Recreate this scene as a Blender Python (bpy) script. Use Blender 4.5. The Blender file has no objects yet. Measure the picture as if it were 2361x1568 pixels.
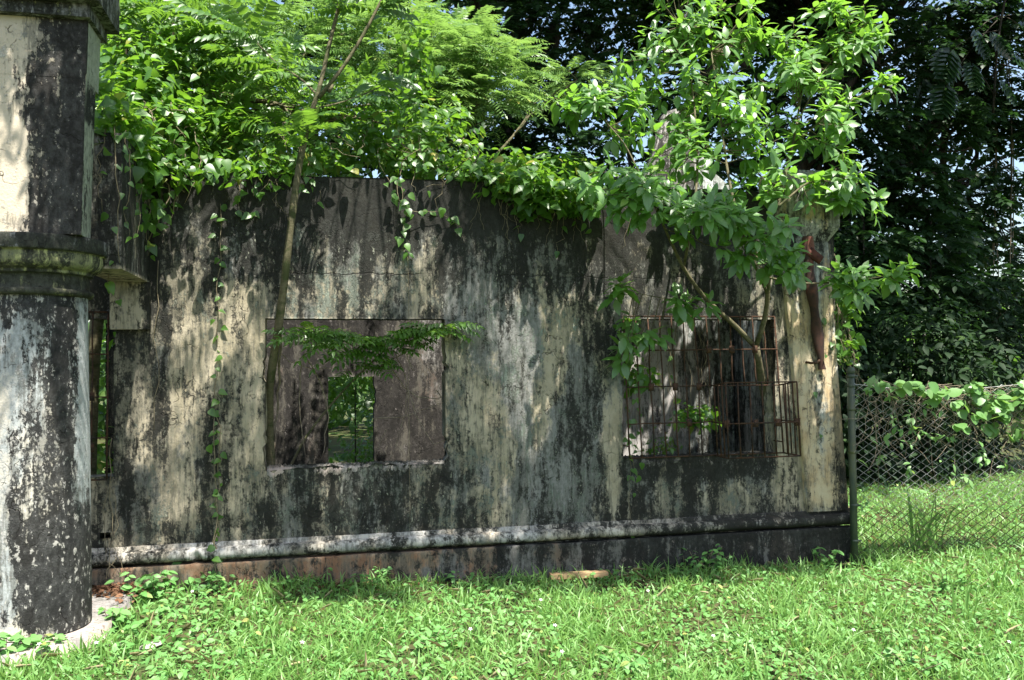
import bpy, math, numpy as np
rng = np.random.default_rng(11)
SC = bpy.context.scene
COL = SC.collection
# ------------------------------------------------------------------ camera
# world axes: X along the ruin's front wall, Y into the building, Z up
_c = np.array([1180.5, 784.0]); _v1 = np.array([10170., 745.]); _v2 = np.array([740., 850.])
FOC = math.sqrt(-float((_v1 - _c) @ (_v2 - _c)))
_e1 = np.array([*(_v1 - _c), FOC]); _e1 /= np.linalg.norm(_e1)
_e2 = np.array([*(_v2 - _c), FOC]); _e2 /= np.linalg.norm(_e2)
_e3 = np.cross(_e1, _e2)
if _e3[1] > 0: _e3 = -_e3
RM = np.stack([_e1, _e2, _e3])
EYE = np.array([0., 0., 1.7])
import mathutils
cam = bpy.data.cameras.new('camera'); co = bpy.data.objects.new('camera', cam); COL.objects.link(co)
M4 = mathutils.Matrix.Identity(4)
for i in range(3):
    M4[i][0] = RM[i, 0]; M4[i][1] = -RM[i, 1]; M4[i][2] = -RM[i, 2]; M4[i][3] = EYE[i]
co.matrix_world = M4
cam.sensor_width = 36; cam.lens = FOC / 2361 * 36; cam.clip_end = 500; cam.clip_start = .05
SC.camera = co
# ------------------------------------------------------------------ light
SUN = np.array([.13, -.40, .907]); SUN /= np.linalg.norm(SUN)
w = bpy.data.worlds.new('World'); SC.world = w; w.use_nodes = True
nt = w.node_tree; sky = nt.nodes.new('ShaderNodeTexSky'); sky.sky_type = 'NISHITA'; sky.sun_disc = False
sky.sun_elevation = math.asin(SUN[2]); sky.sun_rotation = math.atan2(SUN[0], SUN[1])
sky.air_density = 1.2; sky.dust_density = 2.0
nt.links.new(sky.outputs[0], nt.nodes['Background'].inputs[0]); nt.nodes['Background'].inputs[1].default_value = .09
sl = bpy.data.lights.new('sun', 'SUN'); so = bpy.data.objects.new('sun', sl); COL.objects.link(so)
sl.energy = 5.0; sl.angle = math.radians(.53); sl.color = (1, .955, .88)
so.rotation_euler = mathutils.Vector(SUN).to_track_quat('Z', 'Y').to_euler()
SC.view_settings.view_transform = 'Standard'; SC.view_settings.look = 'None'
SC.view_settings.exposure = 1.6; SC.view_settings.gamma = 1
SC.cycles.max_bounces = 7; SC.cycles.transmission_bounces = 5; SC.cycles.diffuse_bounces = 4
SC.cycles.use_denoising = True

def P(x, y, Y):                      # a surveyed point of the photograph on the plane at depth Y
    r = RM @ np.array([x - _c[0], y - _c[1], FOC]); return EYE + r * (Y / r[1])

YW, TH = 7.43, .22                   # front wall plane and thickness

def nrm(a): return a / np.maximum(np.linalg.norm(a, axis=-1, keepdims=True), 1e-9)
def ground(x, y):
    return -.075 - .022 * np.clip(x + 1, 0, 6) + .012 * np.sin(x * 2.1 + y) + .012 * np.sin(y * 2.7 - x * .8) - .03 * np.clip((4.8 - y) / 3, 0, 1)
def snoise(x, y, seed, f=1.0):
    r = np.random.default_rng(seed); s = 0; a = 1; t = 0
    for k in range(7):
        ph = r.uniform(0, 6.28, 2); th = r.uniform(0, 6.28); ff = f * (1.6 ** k)
        s = s + a * np.sin((x * np.cos(th) + y * np.sin(th)) * ff * 6.28 + ph[0]); t += a; a *= .72
    return s / t

# ------------------------------------------------------------------ mesh accumulator
class Acc:
    def __init__(s): s.v = []; s.f = {3: [], 4: []}; s.a = []; s.n = 0
    def add(s, V, F, a=.5):
        V = np.asarray(V, float).reshape(-1, 3)
        if not isinstance(F, (list, tuple)): F = [F]
        for q in F:
            q = np.asarray(q, int)
            if q.size: s.f[q.shape[1]].append(q + s.n)
        s.v.append(V); s.a.append(np.broadcast_to(np.asarray(a, float), (len(V),))); s.n += len(V)
    def box(s, lo, hi, a=.5, rot=None):
        lo = np.array(lo, float); hi = np.array(hi, float)
        V = np.array([[x, y, z] for x in (0, 1) for y in (0, 1) for z in (0, 1)]) * (hi - lo) + lo
        if rot is not None:
            c = (lo + hi) / 2; V = (V - c) @ rot.T + c
        s.add(V, np.array([[0, 1, 3, 2], [4, 6, 7, 5], [0, 4, 5, 1], [2, 3, 7, 6], [0, 2, 6, 4], [1, 5, 7, 3]]), a)
    def tube(s, pts, rad, k=6, a=.5, cap=True):
        p = np.asarray(pts, float); n = len(p); rad = np.broadcast_to(np.asarray(rad, float), (n,))
        t = nrm(np.gradient(p, axis=0)); u = np.cross(t[0], [0, 0, 1.]) if abs(t[0][2]) < .9 else np.cross(t[0], [1., 0, 0])
        ang = np.arange(k) / k * 2 * np.pi; V = []
        for i in range(n):
            u = u - t[i] * (u @ t[i]); u = u / max(np.linalg.norm(u), 1e-9); b = np.cross(t[i], u)
            V.append(p[i] + rad[i] * (np.cos(ang)[:, None] * u + np.sin(ang)[:, None] * b))
        i, j = np.meshgrid(np.arange(n - 1), np.arange(k), indexing='ij')
        F = np.stack([i * k + j, i * k + (j + 1) % k, (i + 1) * k + (j + 1) % k, (i + 1) * k + j], -1).reshape(-1, 4)
        V = np.concatenate(V); T = np.zeros((0, 3), int)
        if cap:
            V = np.concatenate([V, p[:1], p[-1:]]); m = n * k; jj = np.arange(k)
            T = np.concatenate([np.stack([jj * 0 + m, (jj + 1) % k, jj], -1), np.stack([jj * 0 + m + 1, (n - 1) * k + jj, (n - 1) * k + (jj + 1) % k], -1)])
        s.add(V, [F, T], a)
    def build(s, name, mat, parent=None, smooth=False, stain=None):
        V = np.concatenate(s.v); tri = np.concatenate(s.f[3]) if s.f[3] else np.zeros((0, 3), int)
        quad = np.concatenate(s.f[4]) if s.f[4] else np.zeros((0, 4), int)
        me = bpy.data.meshes.new(name); nl = tri.size + quad.size; nf = len(tri) + len(quad)
        me.vertices.add(len(V)); me.vertices.foreach_set('co', V.astype(np.float32).ravel())
        me.loops.add(nl); me.loops.foreach_set('vertex_index', np.concatenate([tri.ravel(), quad.ravel()]).astype(np.int32))
        me.polygons.add(nf)
        me.polygons.foreach_set('loop_start', np.concatenate([np.arange(len(tri)) * 3, tri.size + np.arange(len(quad)) * 4]).astype(np.int32))
        if smooth: me.polygons.foreach_set('use_smooth', np.ones(nf, bool))
        me.update(calc_edges=True)
        at = me.attributes.new('rnd', 'FLOAT', 'POINT'); at.data.foreach_set('value', np.concatenate(s.a).astype(np.float32))
        if stain is not None:
            S = np.asarray(stain(V), np.float32); C4 = np.ones((len(V), 4), np.float32); C4[:, :3] = S
            at = me.attributes.new('stain', 'FLOAT_COLOR', 'POINT'); at.data.foreach_set('color', C4.ravel())
        o = bpy.data.objects.new(name, me); COL.objects.link(o)
        if mat: me.materials.append(mat)
        if parent: o.parent = parent; o.matrix_parent_inverse = parent.matrix_world.inverted()
        return o

def tag(o, label=None, cat=None, group=None, kind=None):
    for k, v in (('label', label), ('category', cat), ('group', group), ('kind', kind)):
        if v: o[k] = v
    return o
def thing(name, label, cat, loc, group=None):
    o = bpy.data.objects.new(name, None); COL.objects.link(o); o.location = [float(q) for q in loc]; o.empty_display_size = .1
    o.matrix_world = mathutils.Matrix.Translation([float(q) for q in loc])
    return tag(o, label, cat, group)

# ------------------------------------------------------------------ materials
class NT:
    def __init__(s, name):
        s.m = bpy.data.materials.new(name); s.m.use_nodes = True; s.t = s.m.node_tree; s.t.nodes.clear()
        s.out = s.n('ShaderNodeOutputMaterial')
    def n(s, typ, **kw):
        q = s.t.nodes.new(typ)
        for k, v in kw.items(): setattr(q, k, v)
        return q
    def put(s, sock, v):
        if isinstance(v, bpy.types.NodeSocket): s.t.links.new(v, sock)
        elif v is not None:
            if sock.type == 'RGBA' and not isinstance(v, (int, float)) and len(v) == 3: v = (*v, 1)
            sock.default_value = v
    def math(s, op, a, b=0., c=None):
        q = s.n('ShaderNodeMath', operation=op); s.put(q.inputs[0], a); s.put(q.inputs[1], b)
        if c is not None: s.put(q.inputs[2], c)
        return q.outputs[0]
    def mix(s, f, a, b):
        q = s.n('ShaderNodeMix', data_type='RGBA'); s.put(q.inputs[0], f); s.put(q.inputs[6], a); s.put(q.inputs[7], b); return q.outputs[2]
    def noise(s, vec, scale, detail=4, rough=.55, dist=0.):
        q = s.n('ShaderNodeTexNoise'); s.put(q.inputs['Vector'], vec); q.inputs['Scale'].default_value = scale
        q.inputs['Detail'].default_value = detail; q.inputs['Roughness'].default_value = rough; q.inputs['Distortion'].default_value = dist
        return q.outputs[0]
    def scale(s, vec, sc, off=(0, 0, 0)):
        q = s.n('ShaderNodeMapping'); s.put(q.inputs[0], vec); q.inputs[1].default_value = off; q.inputs[3].default_value = sc; return q.outputs[0]
    def step(s, v, a, b):
        q = s.n('ShaderNodeMapRange', interpolation_type='SMOOTHSTEP'); s.put(q.inputs[0], v); q.inputs[1].default_value = a; q.inputs[2].default_value = b; return q.outputs[0]
    def bsdf(s, col, rough=.8, spec=.3, bump=None, bs=.3, bd=.01):
        b = s.n('ShaderNodeBsdfPrincipled'); s.put(b.inputs['Base Color'], col); s.put(b.inputs['Roughness'], rough); b.inputs['Specular IOR Level'].default_value = spec
        if bump is not None:
            q = s.n('ShaderNodeBump'); q.inputs['Strength'].default_value = bs; q.inputs['Distance'].default_value = bd
            s.put(q.inputs['Height'], bump); s.t.links.new(q.outputs[0], b.inputs['Normal'])
        return b.outputs[0]
    def done(s, sh): s.t.links.new(sh, s.out.inputs[0]); return s.m

def leaf_mat(name, dark, light, odd, tcol, tf=.4, rough=.38, spec=.5):
    t = NT(name); a = t.n('ShaderNodeAttribute', attribute_name='rnd').outputs['Fac']
    r = t.n('ShaderNodeValToRGB'); e = r.color_ramp.elements
    e[0].position = 0; e[0].color = (*dark, 1); e[1].position = .93; e[1].color = (*light, 1)
    q = e.new(.985); q.color = (*odd, 1)
    t.put(r.inputs[0], a)
    pos = t.n('ShaderNodeNewGeometry').outputs['Position']; nz = t.noise(pos, 1.3, 2)
    col = t.mix(t.step(nz, .35, .65), r.outputs[0], t.mix(.5, r.outputs[0], dark))
    b = t.bsdf(col, rough, spec)
    tr = t.n('ShaderNodeBsdfTranslucent'); t.put(tr.inputs[0], t.mix(.35, tcol, r.outputs[0]))
    mx = t.n('ShaderNodeMixShader'); mx.inputs[0].default_value = tf
    t.t.links.new(b, mx.inputs[1]); t.t.links.new(tr.outputs[0], mx.inputs[2])
    return t.done(mx.outputs[0])

def stain_mat(name, cream, cream2, grey, lichen, mold1=(.012, .012, .010), mold2=(.030, .031, .026), streak=.8, bs=.75, fleck=(.66, .72), edge=(.40, .84), seams=(), clean=(.8, 1.0)):
    t = NT(name); pos = t.n('ShaderNodeNewGeometry').outputs['Position']
    at = t.n('ShaderNodeAttribute', attribute_name='stain'); sp = t.n('ShaderNodeSeparateColor'); t.put(sp.inputs[0], at.outputs['Color'])
    Mo, G, B = sp.outputs[0], sp.outputs[1], sp.outputs[2]
    warp = t.n('ShaderNodeVectorMath', operation='ADD'); wn = t.n('ShaderNodeTexNoise'); wn.inputs['Scale'].default_value = 5; wn.inputs['Detail'].default_value = 3
    t.put(wn.inputs['Vector'], pos); ws = t.n('ShaderNodeVectorMath', operation='SCALE'); t.put(ws.inputs[0], wn.outputs['Color']); ws.inputs[3].default_value = .10
    t.put(warp.inputs[0], pos); t.put(warp.inputs[1], ws.outputs[0]); pw = warp.outputs[0]
    nS = t.noise(t.scale(pw, (7, 7, streak)), 1.6, 7, .62)
    nS2 = t.noise(t.scale(pw, (13, 13, 2.2), (3, 1, 2)), 2.2, 6, .65)
    nF = t.noise(t.scale(pw, (1.2, 1.2, .8)), 4.4, 10, .72); nS3 = t.noise(t.scale(pos, (26, 26, 2.4), (1, 5, 2)), 2.0, 5, .7)
    nF2 = t.noise(t.scale(pos, (1, 1, .6), (9, 2, 4)), 5.5, 8, .68)
    nF3 = t.noise(t.scale(pw, (1.6, 1.6, .7), (2, 7, 1)), 2.1, 7, .62)
    nH = t.noise(pos, 60, 4, .7)
    nH2 = t.noise(t.scale(pos, (1, 1, .7), (4, 4, 4)), 28, 5, .7)
    def c(v, k): return t.math('MULTIPLY', t.math('SUBTRACT', v, .5), k)
    def add(*a):
        r = a[0]
        for q in a[1:]: r = t.math('ADD', r, q)
        return r
    mv = add(Mo, c(nS, 1.9), c(nS2, .75), c(nS3, .45), c(nF, 1.9), c(nH2, 1.3), c(nH, .7))
    mm = t.step(mv, *edge)
    lv = add(G, c(nF2, 2.0), c(nS2, .6), c(nH2, 1.5), c(nH, .7)); ll = t.step(lv, .48, .72)
    gv = add(B, c(nF3, 2.2), c(nH2, .5)); gg = t.step(gv, .38, .62)
    cr = t.mix(t.step(nF2, .35, .65), cream, cream2)
    base = t.mix(gg, cr, t.mix(t.step(nH2, .35, .65), grey, [q * .7 for q in grey]))
    vo = t.n('ShaderNodeTexVoronoi', feature='DISTANCE_TO_EDGE'); vo.inputs['Scale'].default_value = 3.2
    w2 = t.n('ShaderNodeVectorMath', operation='ADD'); ws2 = t.n('ShaderNodeVectorMath', operation='SCALE'); t.put(ws2.inputs[0], wn.outputs['Color']); ws2.inputs[3].default_value = .5
    t.put(w2.inputs[0], pos); t.put(w2.inputs[1], ws2.outputs[0]); t.put(vo.inputs['Vector'], w2.outputs[0])
    ck = t.math('MULTIPLY', t.math('SUBTRACT', 1, t.step(vo.outputs[0], .004, .018)), t.step(nF, .5, .6))
    if seams:                          # long joints cracked open across the render
        sx = t.n('ShaderNodeSeparateXYZ'); t.put(sx.inputs[0], pos)
        for z_ in seams:
            dz = t.math('ABSOLUTE', add(sx.outputs[2], c(nF3, .10), c(nF2, .05), -z_)); ck = t.math('MAXIMUM', ck, t.math('MULTIPLY', t.math('SUBTRACT', 1, t.step(dz, .002, .007)), t.step(t.noise(t.scale(pos, (1, 1, .1), (z_, 0, 0)), 1.1, 3), .45, .52)))
    mc = t.mix(t.step(add(nH2, c(nF2, .8)), .36, .74), mold1, mold2)
    base = t.mix(t.math('MULTIPLY', ll, .9), base, t.mix(t.step(nH, .4, .6), lichen, [q * .65 for q in lichen]))
    soft = t.math('MULTIPLY', t.step(add(Mo, c(nS, 1.2), c(nS3, 1.6), c(nF2, 1.2), c(nH2, .8)), .22, .58), .62)     # thin grey film before the solid growth
    base = t.mix(soft, base, (.085, .085, .07))
    col = t.mix(t.math('MULTIPLY', mm, .96), base, mc)
    col = t.mix(t.math('MULTIPLY', ck, .75), col, (.015, .014, .012))
    # little bright flecks where the growth has flaked off
    fl = t.math('MULTIPLY', t.step(add(nH2, c(nS2, .8)), *fleck), t.math('MULTIPLY', t.math('MULTIPLY', t.math('ADD', G, .25), .9), t.math('SUBTRACT', 1, t.step(Mo, *clean))))
    col = t.mix(fl, col, t.mix(.5, lichen, cream))
    hgt = add(t.math('MULTIPLY', mm, -.35), t.math('MULTIPLY', nH, .5), t.math('MULTIPLY', nH2, .5), t.math('MULTIPLY', ck, -.8), t.math('MULTIPLY', ll, .25))
    return t.done(t.bsdf(col, .88, .2, hgt, bs, .012))

def plain_mat(name, c1, c2, sc=20, rough=.7, spec=.3, stretch=(1, 1, 1), bs=.3, c3=None):
    t = NT(name); pos = t.scale(t.n('ShaderNodeNewGeometry').outputs['Position'], stretch)
    n1 = t.noise(pos, sc, 6, .65); n2 = t.noise(pos, sc * .23, 4, .6)
    col = t.mix(t.step(n1, .35, .65), c1, c2)
    if c3: col = t.mix(t.step(n2, .5, .64), col, c3)
    return t.done(t.bsdf(col, rough, spec, n1, bs, .006))

CREAM = (.365, .32, .235); OCHRE = (.255, .22, .145); GREY = (.20, .20, .185); LICH = (.26, .31, .25)
m_wall = stain_mat('weathered_plaster', CREAM, OCHRE, GREY, LICH, seams=(2.50,))
m_col = stain_mat('column_plaster', (.48, .44, .37), (.42, .40, .35), (.34, .36, .355), (.48, .48, .46), mold1=(.009, .009, .009), mold2=(.055, .055, .053), streak=.9, fleck=(.60, .66), edge=(.44, .62), clean=(2, 3))
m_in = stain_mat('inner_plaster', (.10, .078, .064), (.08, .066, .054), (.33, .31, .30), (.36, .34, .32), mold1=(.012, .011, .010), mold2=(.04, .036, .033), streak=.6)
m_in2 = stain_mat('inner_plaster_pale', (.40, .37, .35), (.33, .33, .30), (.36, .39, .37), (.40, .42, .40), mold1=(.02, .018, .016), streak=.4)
m_plinth = stain_mat('plinth_plaster', (.19, .105, .062), (.23, .175, .12), (.18, .17, .155), (.30, .31, .29))
m_floor = stain_mat('porch_concrete', (.35, .29, .25), (.30, .25, .22), (.25, .235, .22), (.32, .30, .285), streak=3.)
m_rust = plain_mat('rusty_iron', (.035, .020, .013), (.075, .038, .02), 60, .85, .2, c3=(.022, .017, .014))
m_pipe = plain_mat('rusty_sheet_iron', (.02, .012, .009), (.05, .022, .014), 14, .75, .3, c3=(.13, .045, .028))
m_bark = plain_mat('grey_green_bark', (.085, .075, .042), (.13, .115, .066), 30, .85, .2, (1, 1, 1.6), .8, c3=(.05, .058, .022))
m_bark2 = plain_mat('mossy_bark', (.085, .10, .035), (.13, .13, .06), 22, .85, .2, (1, 1, .5), .5)
m_bark3 = plain_mat('dark_bark', (.03, .025, .02), (.06, .052, .04), 12, .9, .15, (1, 1, .35), .8)
m_twig = plain_mat('dry_twig', (.16, .125, .085), (.26, .215, .16), 30, .9, .2)
m_vstem = plain_mat('vine_stem', (.12, .10, .06), (.20, .17, .11), 30, .9, .2)
m_wood = plain_mat('sawn_wood', (.40, .28, .15), (.28, .18, .095), 10, .8, .2, (.6, 8, 8), .3)
m_char = plain_mat('charred_wood', (.012, .012, .012), (.035, .033, .03), 30, .9, .2)
m_brick = plain_mat('broken_brick', (.34, .15, .09), (.24, .13, .09), 40, .9, .2)
m_stone = plain_mat('pale_rubble', (.42, .38, .33), (.30, .27, .23), 40, .9, .2)
m_galv = plain_mat('green_steel_post', (.035, .05, .036), (.06, .075, .05), 18, .55, .4, (1, 1, .4), .15, c3=(.085, .09, .03))
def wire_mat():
    t = NT('weathered_backlit_wire'); pos = t.n('ShaderNodeNewGeometry').outputs['Position']; sx = t.n('ShaderNodeSeparateXYZ'); t.put(sx.inputs[0], pos); nz = t.noise(pos, 9, 5, .65)
    zinc = t.mix(t.step(nz, .35, .65), (.46, .46, .44), (.26, .255, .235)); backlit = t.mix(t.step(nz, .4, .6), (.018, .02, .012), (.04, .03, .02))   # lower mesh darkened: its backlit look against the grass is put into the colour
    return t.done(t.bsdf(t.mix(t.step(t.math('ADD', sx.outputs[2], t.math('MULTIPLY', nz, .25)), .38, .56), backlit, zinc), .45, .4))
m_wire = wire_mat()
m_litter = leaf_mat('dead_leaves', (.10, .045, .025), (.20, .11, .06), (.30, .22, .10), (.2, .1, .04), .1, .8, .2)
m_soil = plain_mat('soil', (.035, .05, .016), (.07, .062, .03), 6, .95, .1, bs=.6, c3=(.06, .11, .03))
L_fic = leaf_mat('ficus_leaf', (.06, .15, .03), (.125, .265, .055), (.25, .36, .06), (.31, .62, .045), .44, .42, 1.0)
L_vine = leaf_mat('vine_leaf', (.042, .115, .018), (.10, .22, .03), (.30, .28, .04), (.27, .54, .03), .40, .44, .7)
L_pin = leaf_mat('pinnate_leaf', (.05, .125, .022), (.10, .21, .035), (.2, .28, .04), (.28, .52, .04), .42, .42, .9)
L_fea = leaf_mat('feathery_leaf', (.08, .17, .035), (.155, .285, .07), (.40, .36, .08), (.32, .53, .10), .42, .45, .6)
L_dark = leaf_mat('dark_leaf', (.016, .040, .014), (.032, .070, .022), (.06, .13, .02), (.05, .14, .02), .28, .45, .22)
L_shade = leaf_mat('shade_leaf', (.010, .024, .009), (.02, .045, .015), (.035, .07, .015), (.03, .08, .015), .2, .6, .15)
L_mid = leaf_mat('mid_leaf', (.035, .085, .02), (.075, .15, .03), (.15, .22, .03), (.16, .34, .03), .40, .4, .45)
L_grass = leaf_mat('grass_blade', (.13, .27, .06), (.22, .385, .12), (.36, .35, .16), (.36, .62, .12), .38, .45, .5)
L_straw = leaf_mat('dry_straw', (.30, .25, .13), (.48, .42, .25), (.16, .10, .06), (.3, .25, .1), .15, .7, .2)
L_weed = leaf_mat('weed_leaf', (.10, .25, .06), (.19, .38, .125), (.32, .32, .10), (.28, .56, .11), .34, .5, .38)
L_fence = leaf_mat('fence_vine_leaf', (.10, .22, .06), (.20, .34, .12), (.35, .36, .08), (.30, .52, .08), .38, .42, .45)
m_petal = plain_mat('white_petal', (.8, .8, .76), (.75, .74, .7), 50, .6); m_yel = plain_mat('yellow_disc', (.6, .38, .02), (.5, .3, .02), 50, .7)

# ------------------------------------------------------------------ leaf templates (leaf along +Y, width X, normal Z)
def tpl_from_outline(ys, ws, fold=.12, droop=.22, wob=0.):
    n = len(ys); V = []; ys = np.array(ys); ws = np.array(ws)
    for y, w_ in zip(ys, ws):
        z = -droop * y * abs(y)
        V += [(-w_, y - wob * w_, z + fold * w_), (0, y, z), (w_, y - wob * w_, z + fold * w_)]
    F = []
    for i in range(n - 1):
        for k in (0, 1): F.append((3 * i + k, 3 * i + k + 1, 3 * i + 3 + k + 1, 3 * i + 3 + k))
    return np.array(V, float), np.array(F)
T_OV = tpl_from_outline([0, .12, .38, .68, .9, 1.0], [.012, .11, .225, .185, .075, .005], .2, .25)
T_HEART = tpl_from_outline([-.10, .06, .30, .62, .86, 1.0], [.22, .40, .40, .24, .09, .005], .25, .22)
T_LFT = tpl_from_outline([0, .25, .6, 1.0], [.03, .19, .17, .005], .3, .18)
T_SM = tpl_from_outline([0, .45, 1.0], [.03, .26, .01], .3, .15)
T_NAR = (np.array([(-.03, 0, 0), (.03, 0, 0), (.13, .55, -.02), (-.13, .55, -.02), (0, 1, -.08)], float), np.array([(0, 1, 2, 3)]), np.array([(3, 2, 4)]))
T_BLD = tpl_from_outline([0, .35, .7, 1.0], [.5, .42, .28, .03], .35, 0.)
T_ROUND = tpl_from_outline([-.12, 0., .22, .5, .78, .95], [.20, .40, .52, .50, .30, .06], .18, .12)

def scatter(acc, tpl, pos, d, n, size, rnd, wid=1.0):
    V = tpl[0]; N = len(pos); d = nrm(d); x = nrm(np.cross(d, n)); z = np.cross(x, d)
    size = np.broadcast_to(np.asarray(size, float), (N,)); wid = np.broadcast_to(np.asarray(wid, float), (N,))
    W = pos[:, None] + size[:, None, None] * (V[None, :, 0, None] * wid[:, None, None] * x[:, None] + V[None, :, 1, None] * d[:, None] + V[None, :, 2, None] * z[:, None])
    nv = len(V); off = (np.arange(N) * nv)[:, None, None]
    Fs = [(off + F[None]).reshape(-1, F.shape[1]) for F in tpl[1:]]
    acc.add(W.reshape(-1, 3), Fs, np.repeat(rnd, nv))
def rv(n, s=1.0): return rng.normal(0, s, (n, 3))
UP = np.array([0, 0, 1.])

def ell_points(blobs, n, shell=.55):
    """points in ellipsoids (cx,cy,cz,rx,ry,rz), and outward directions; share by surface"""
    b = np.array(blobs, float); wgt = (b[:, 3] * b[:, 5] + b[:, 3] * b[:, 4]); wgt /= wgt.sum()
    i = rng.choice(len(b), n, p=wgt); u = nrm(rv(n)); r = shell + (1 - shell) * rng.random(n) ** .7
    return b[i, :3] + u * r[:, None] * b[i, 3:6], u
def leaves_in(acc, tpl, blobs, n, size, out=.5, up=.8, rnd=.5, shell=.5, clump=1, cr=.1, sv=.3):
    m = max(1, n // clump); p, u = ell_points(blobs, m, shell)
    p = np.repeat(p, clump, 0); u = np.repeat(u, clump, 0); k = len(p); p = p + rv(k, cr) * (clump > 1)
    nn = nrm(u * out + UP * up + rv(k, rnd)); d = nrm(u * .6 + rv(k, .7) - UP * .35); d = nrm(d - nn * (d * nn).sum(1, keepdims=True) * .8)
    scatter(acc, tpl, p, d, nn, size * (1 + sv * rng.normal(0, 1, k).clip(-1.6, 1.6)), rng.random(k))
def pinnate(acc, pos, d, nn, L, pairs, lf, tpl=T_LFT, droop=.3, fwd=.45, stem=None, lw=1.0):
    """compound leaves: a rachis from pos along d with leaflets in pairs"""
    N = len(pos); d = nrm(d); x = nrm(np.cross(d, nn)); z = np.cross(x, d); L = np.broadcast_to(np.asarray(L, float), (N,))
    t = (np.arange(pairs) + 1.2) / (pairs + .4); P0 = []; D = []; NN = []; S = []; base = rng.random(N); A = []
    for tt in t:
        c_ = pos + d * (tt * L)[:, None] - UP * (droop * tt * tt * L)[:, None]; dd = nrm(d - UP * 2 * droop * tt)
        prof = (.65 + .5 * math.sin(min(1, tt * 1.05) * 2.6)) * .9
        for s_ in (-1, 1):
            P0.append(c_); D.append(nrm(dd * fwd + x * s_ + rv(N, .10) - UP * .15)); NN.append(nrm(z + rv(N, .18) + x * s_ * .25)); S.append(np.full(N, lf * prof) * L / L.mean()); A.append(base * .7 + rng.random(N) * .3)
    P0.append(pos + d * L[:, None] - UP * (droop * L)[:, None]); D.append(nrm(d - UP * 2 * droop)); NN.append(z); S.append(np.full(N, lf)); A.append(base)
    scatter(acc, tpl, np.concatenate(P0), np.concatenate(D), np.concatenate(NN), np.concatenate(S), np.concatenate(A), lw)
    if stem is not None:
        V = []; x2 = x * .004; a = [pos, pos + d * (L * .5)[:, None] - UP * (droop * .25 * L)[:, None], pos + d * L[:, None] - UP * (droop * L)[:, None]]
        W = np.stack([a[0] - x2, a[0] + x2, a[1] - x2 * .7, a[1] + x2 * .7, a[2] - x2 * .3, a[2] + x2 * .3], 1)
        o_ = (np.arange(N) * 6)[:, None, None]; F = np.array([[0, 1, 3, 2], [2, 3, 5, 4]])
        stem.add(W.reshape(-1, 3), (o_ + F[None]).reshape(-1, 4), .5)
def bend(a, b, n=7, sag=0., wob=.04, seed=None):
    a = np.array(a, float); b = np.array(b, float); t = np.linspace(0, 1, n)[:, None]; L = np.linalg.norm(b - a)
    p = a + (b - a) * t + UP * (sag * L * 4 * t * (1 - t)); p += np.sin(t * math.pi) * np.cumsum(rv(n, wob * L / n ** .5), 0) * .8
    return p
def smooth_path(pts, n=24):
    pts = np.array(pts, float); s = np.r_[0, np.cumsum(np.linalg.norm(np.diff(pts, axis=0), axis=1))]; s /= s[-1]; t = np.linspace(0, 1, n)
    o = np.stack([np.interp(t, s, pts[:, k]) for k in range(3)], 1)
    for _ in range(3): o[1:-1] = (o[:-2] + 2 * o[1:-1] + o[2:]) / 4
    return o

# ------------------------------------------------------------------ ground
def make_ground():
    xs = np.unique(np.r_[np.linspace(-90, -6, 16), np.linspace(-6, 10, 70), np.linspace(10, 90, 16)]); ys = np.unique(np.r_[np.linspace(-30, 0, 8), np.linspace(0, 14, 62), np.linspace(14, 120, 20)])
    X, Y = np.meshgrid(xs, ys, indexing='ij'); Z = ground(X, Y) + .015 * snoise(X, Y, 3, .4)
    V = np.stack([X, Y, Z], -1).reshape(-1, 3); n = len(ys); i, j = np.meshgrid(np.arange(len(xs) - 1), np.arange(n - 1), indexing='ij')
    F = np.stack([i * n + j, (i + 1) * n + j, (i + 1) * n + j + 1, i * n + j + 1], -1).reshape(-1, 4)
    A = Acc(); A.add(V, F); tag(A.build('ground', m_soil, smooth=True), kind='structure')
make_ground()

# ------------------------------------------------------------------ the ruin
ruin = thing('ruined_building', 'roofless mold-streaked plaster ruin with barred window openings and a stout round column', 'building', (1.5, 8, -.1))
def blobmap(blobs, default, amp=0.0, seed=1):
    """normalised gaussian interpolation of surveyed stain readings; blobs: px,py,sx,sy,mold,lichen,grey"""
    B = []
    for px, py, sx, sy, m, g, b in blobs:
        p = P(px, py, YW); B.append((p[0], p[2], sx * .00374, sy * .00374, m, g, b))
    B = np.array(B)
    def f(V):
        x, z = V[:, 0], V[:, 2]; num = np.zeros((len(V), 3)); den = np.full(len(V), .02)[:, None]; num += den * np.array(default)
        for q in B:
            wq = np.exp(-((x - q[0]) / q[2]) ** 2 - ((z - q[1]) / q[3]) ** 2)[:, None]; num += wq * q[4:7]; den = den + wq
        r = num / den; r[:, 1] += .08; r[:, 0] += .45 * np.clip((z - 2.80 + .08 * snoise(x, x * 0, 401, .7)) / .2, 0, 1) * np.clip((x + .5) / .4, .35, 1) + .08 * np.clip((z - 2.3) / .3, 0, 1); r[:, 0] = .12 + r[:, 0] * .86 + .10 * np.clip((.55 - z) / .25, 0, 1); return r
    return f
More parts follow.
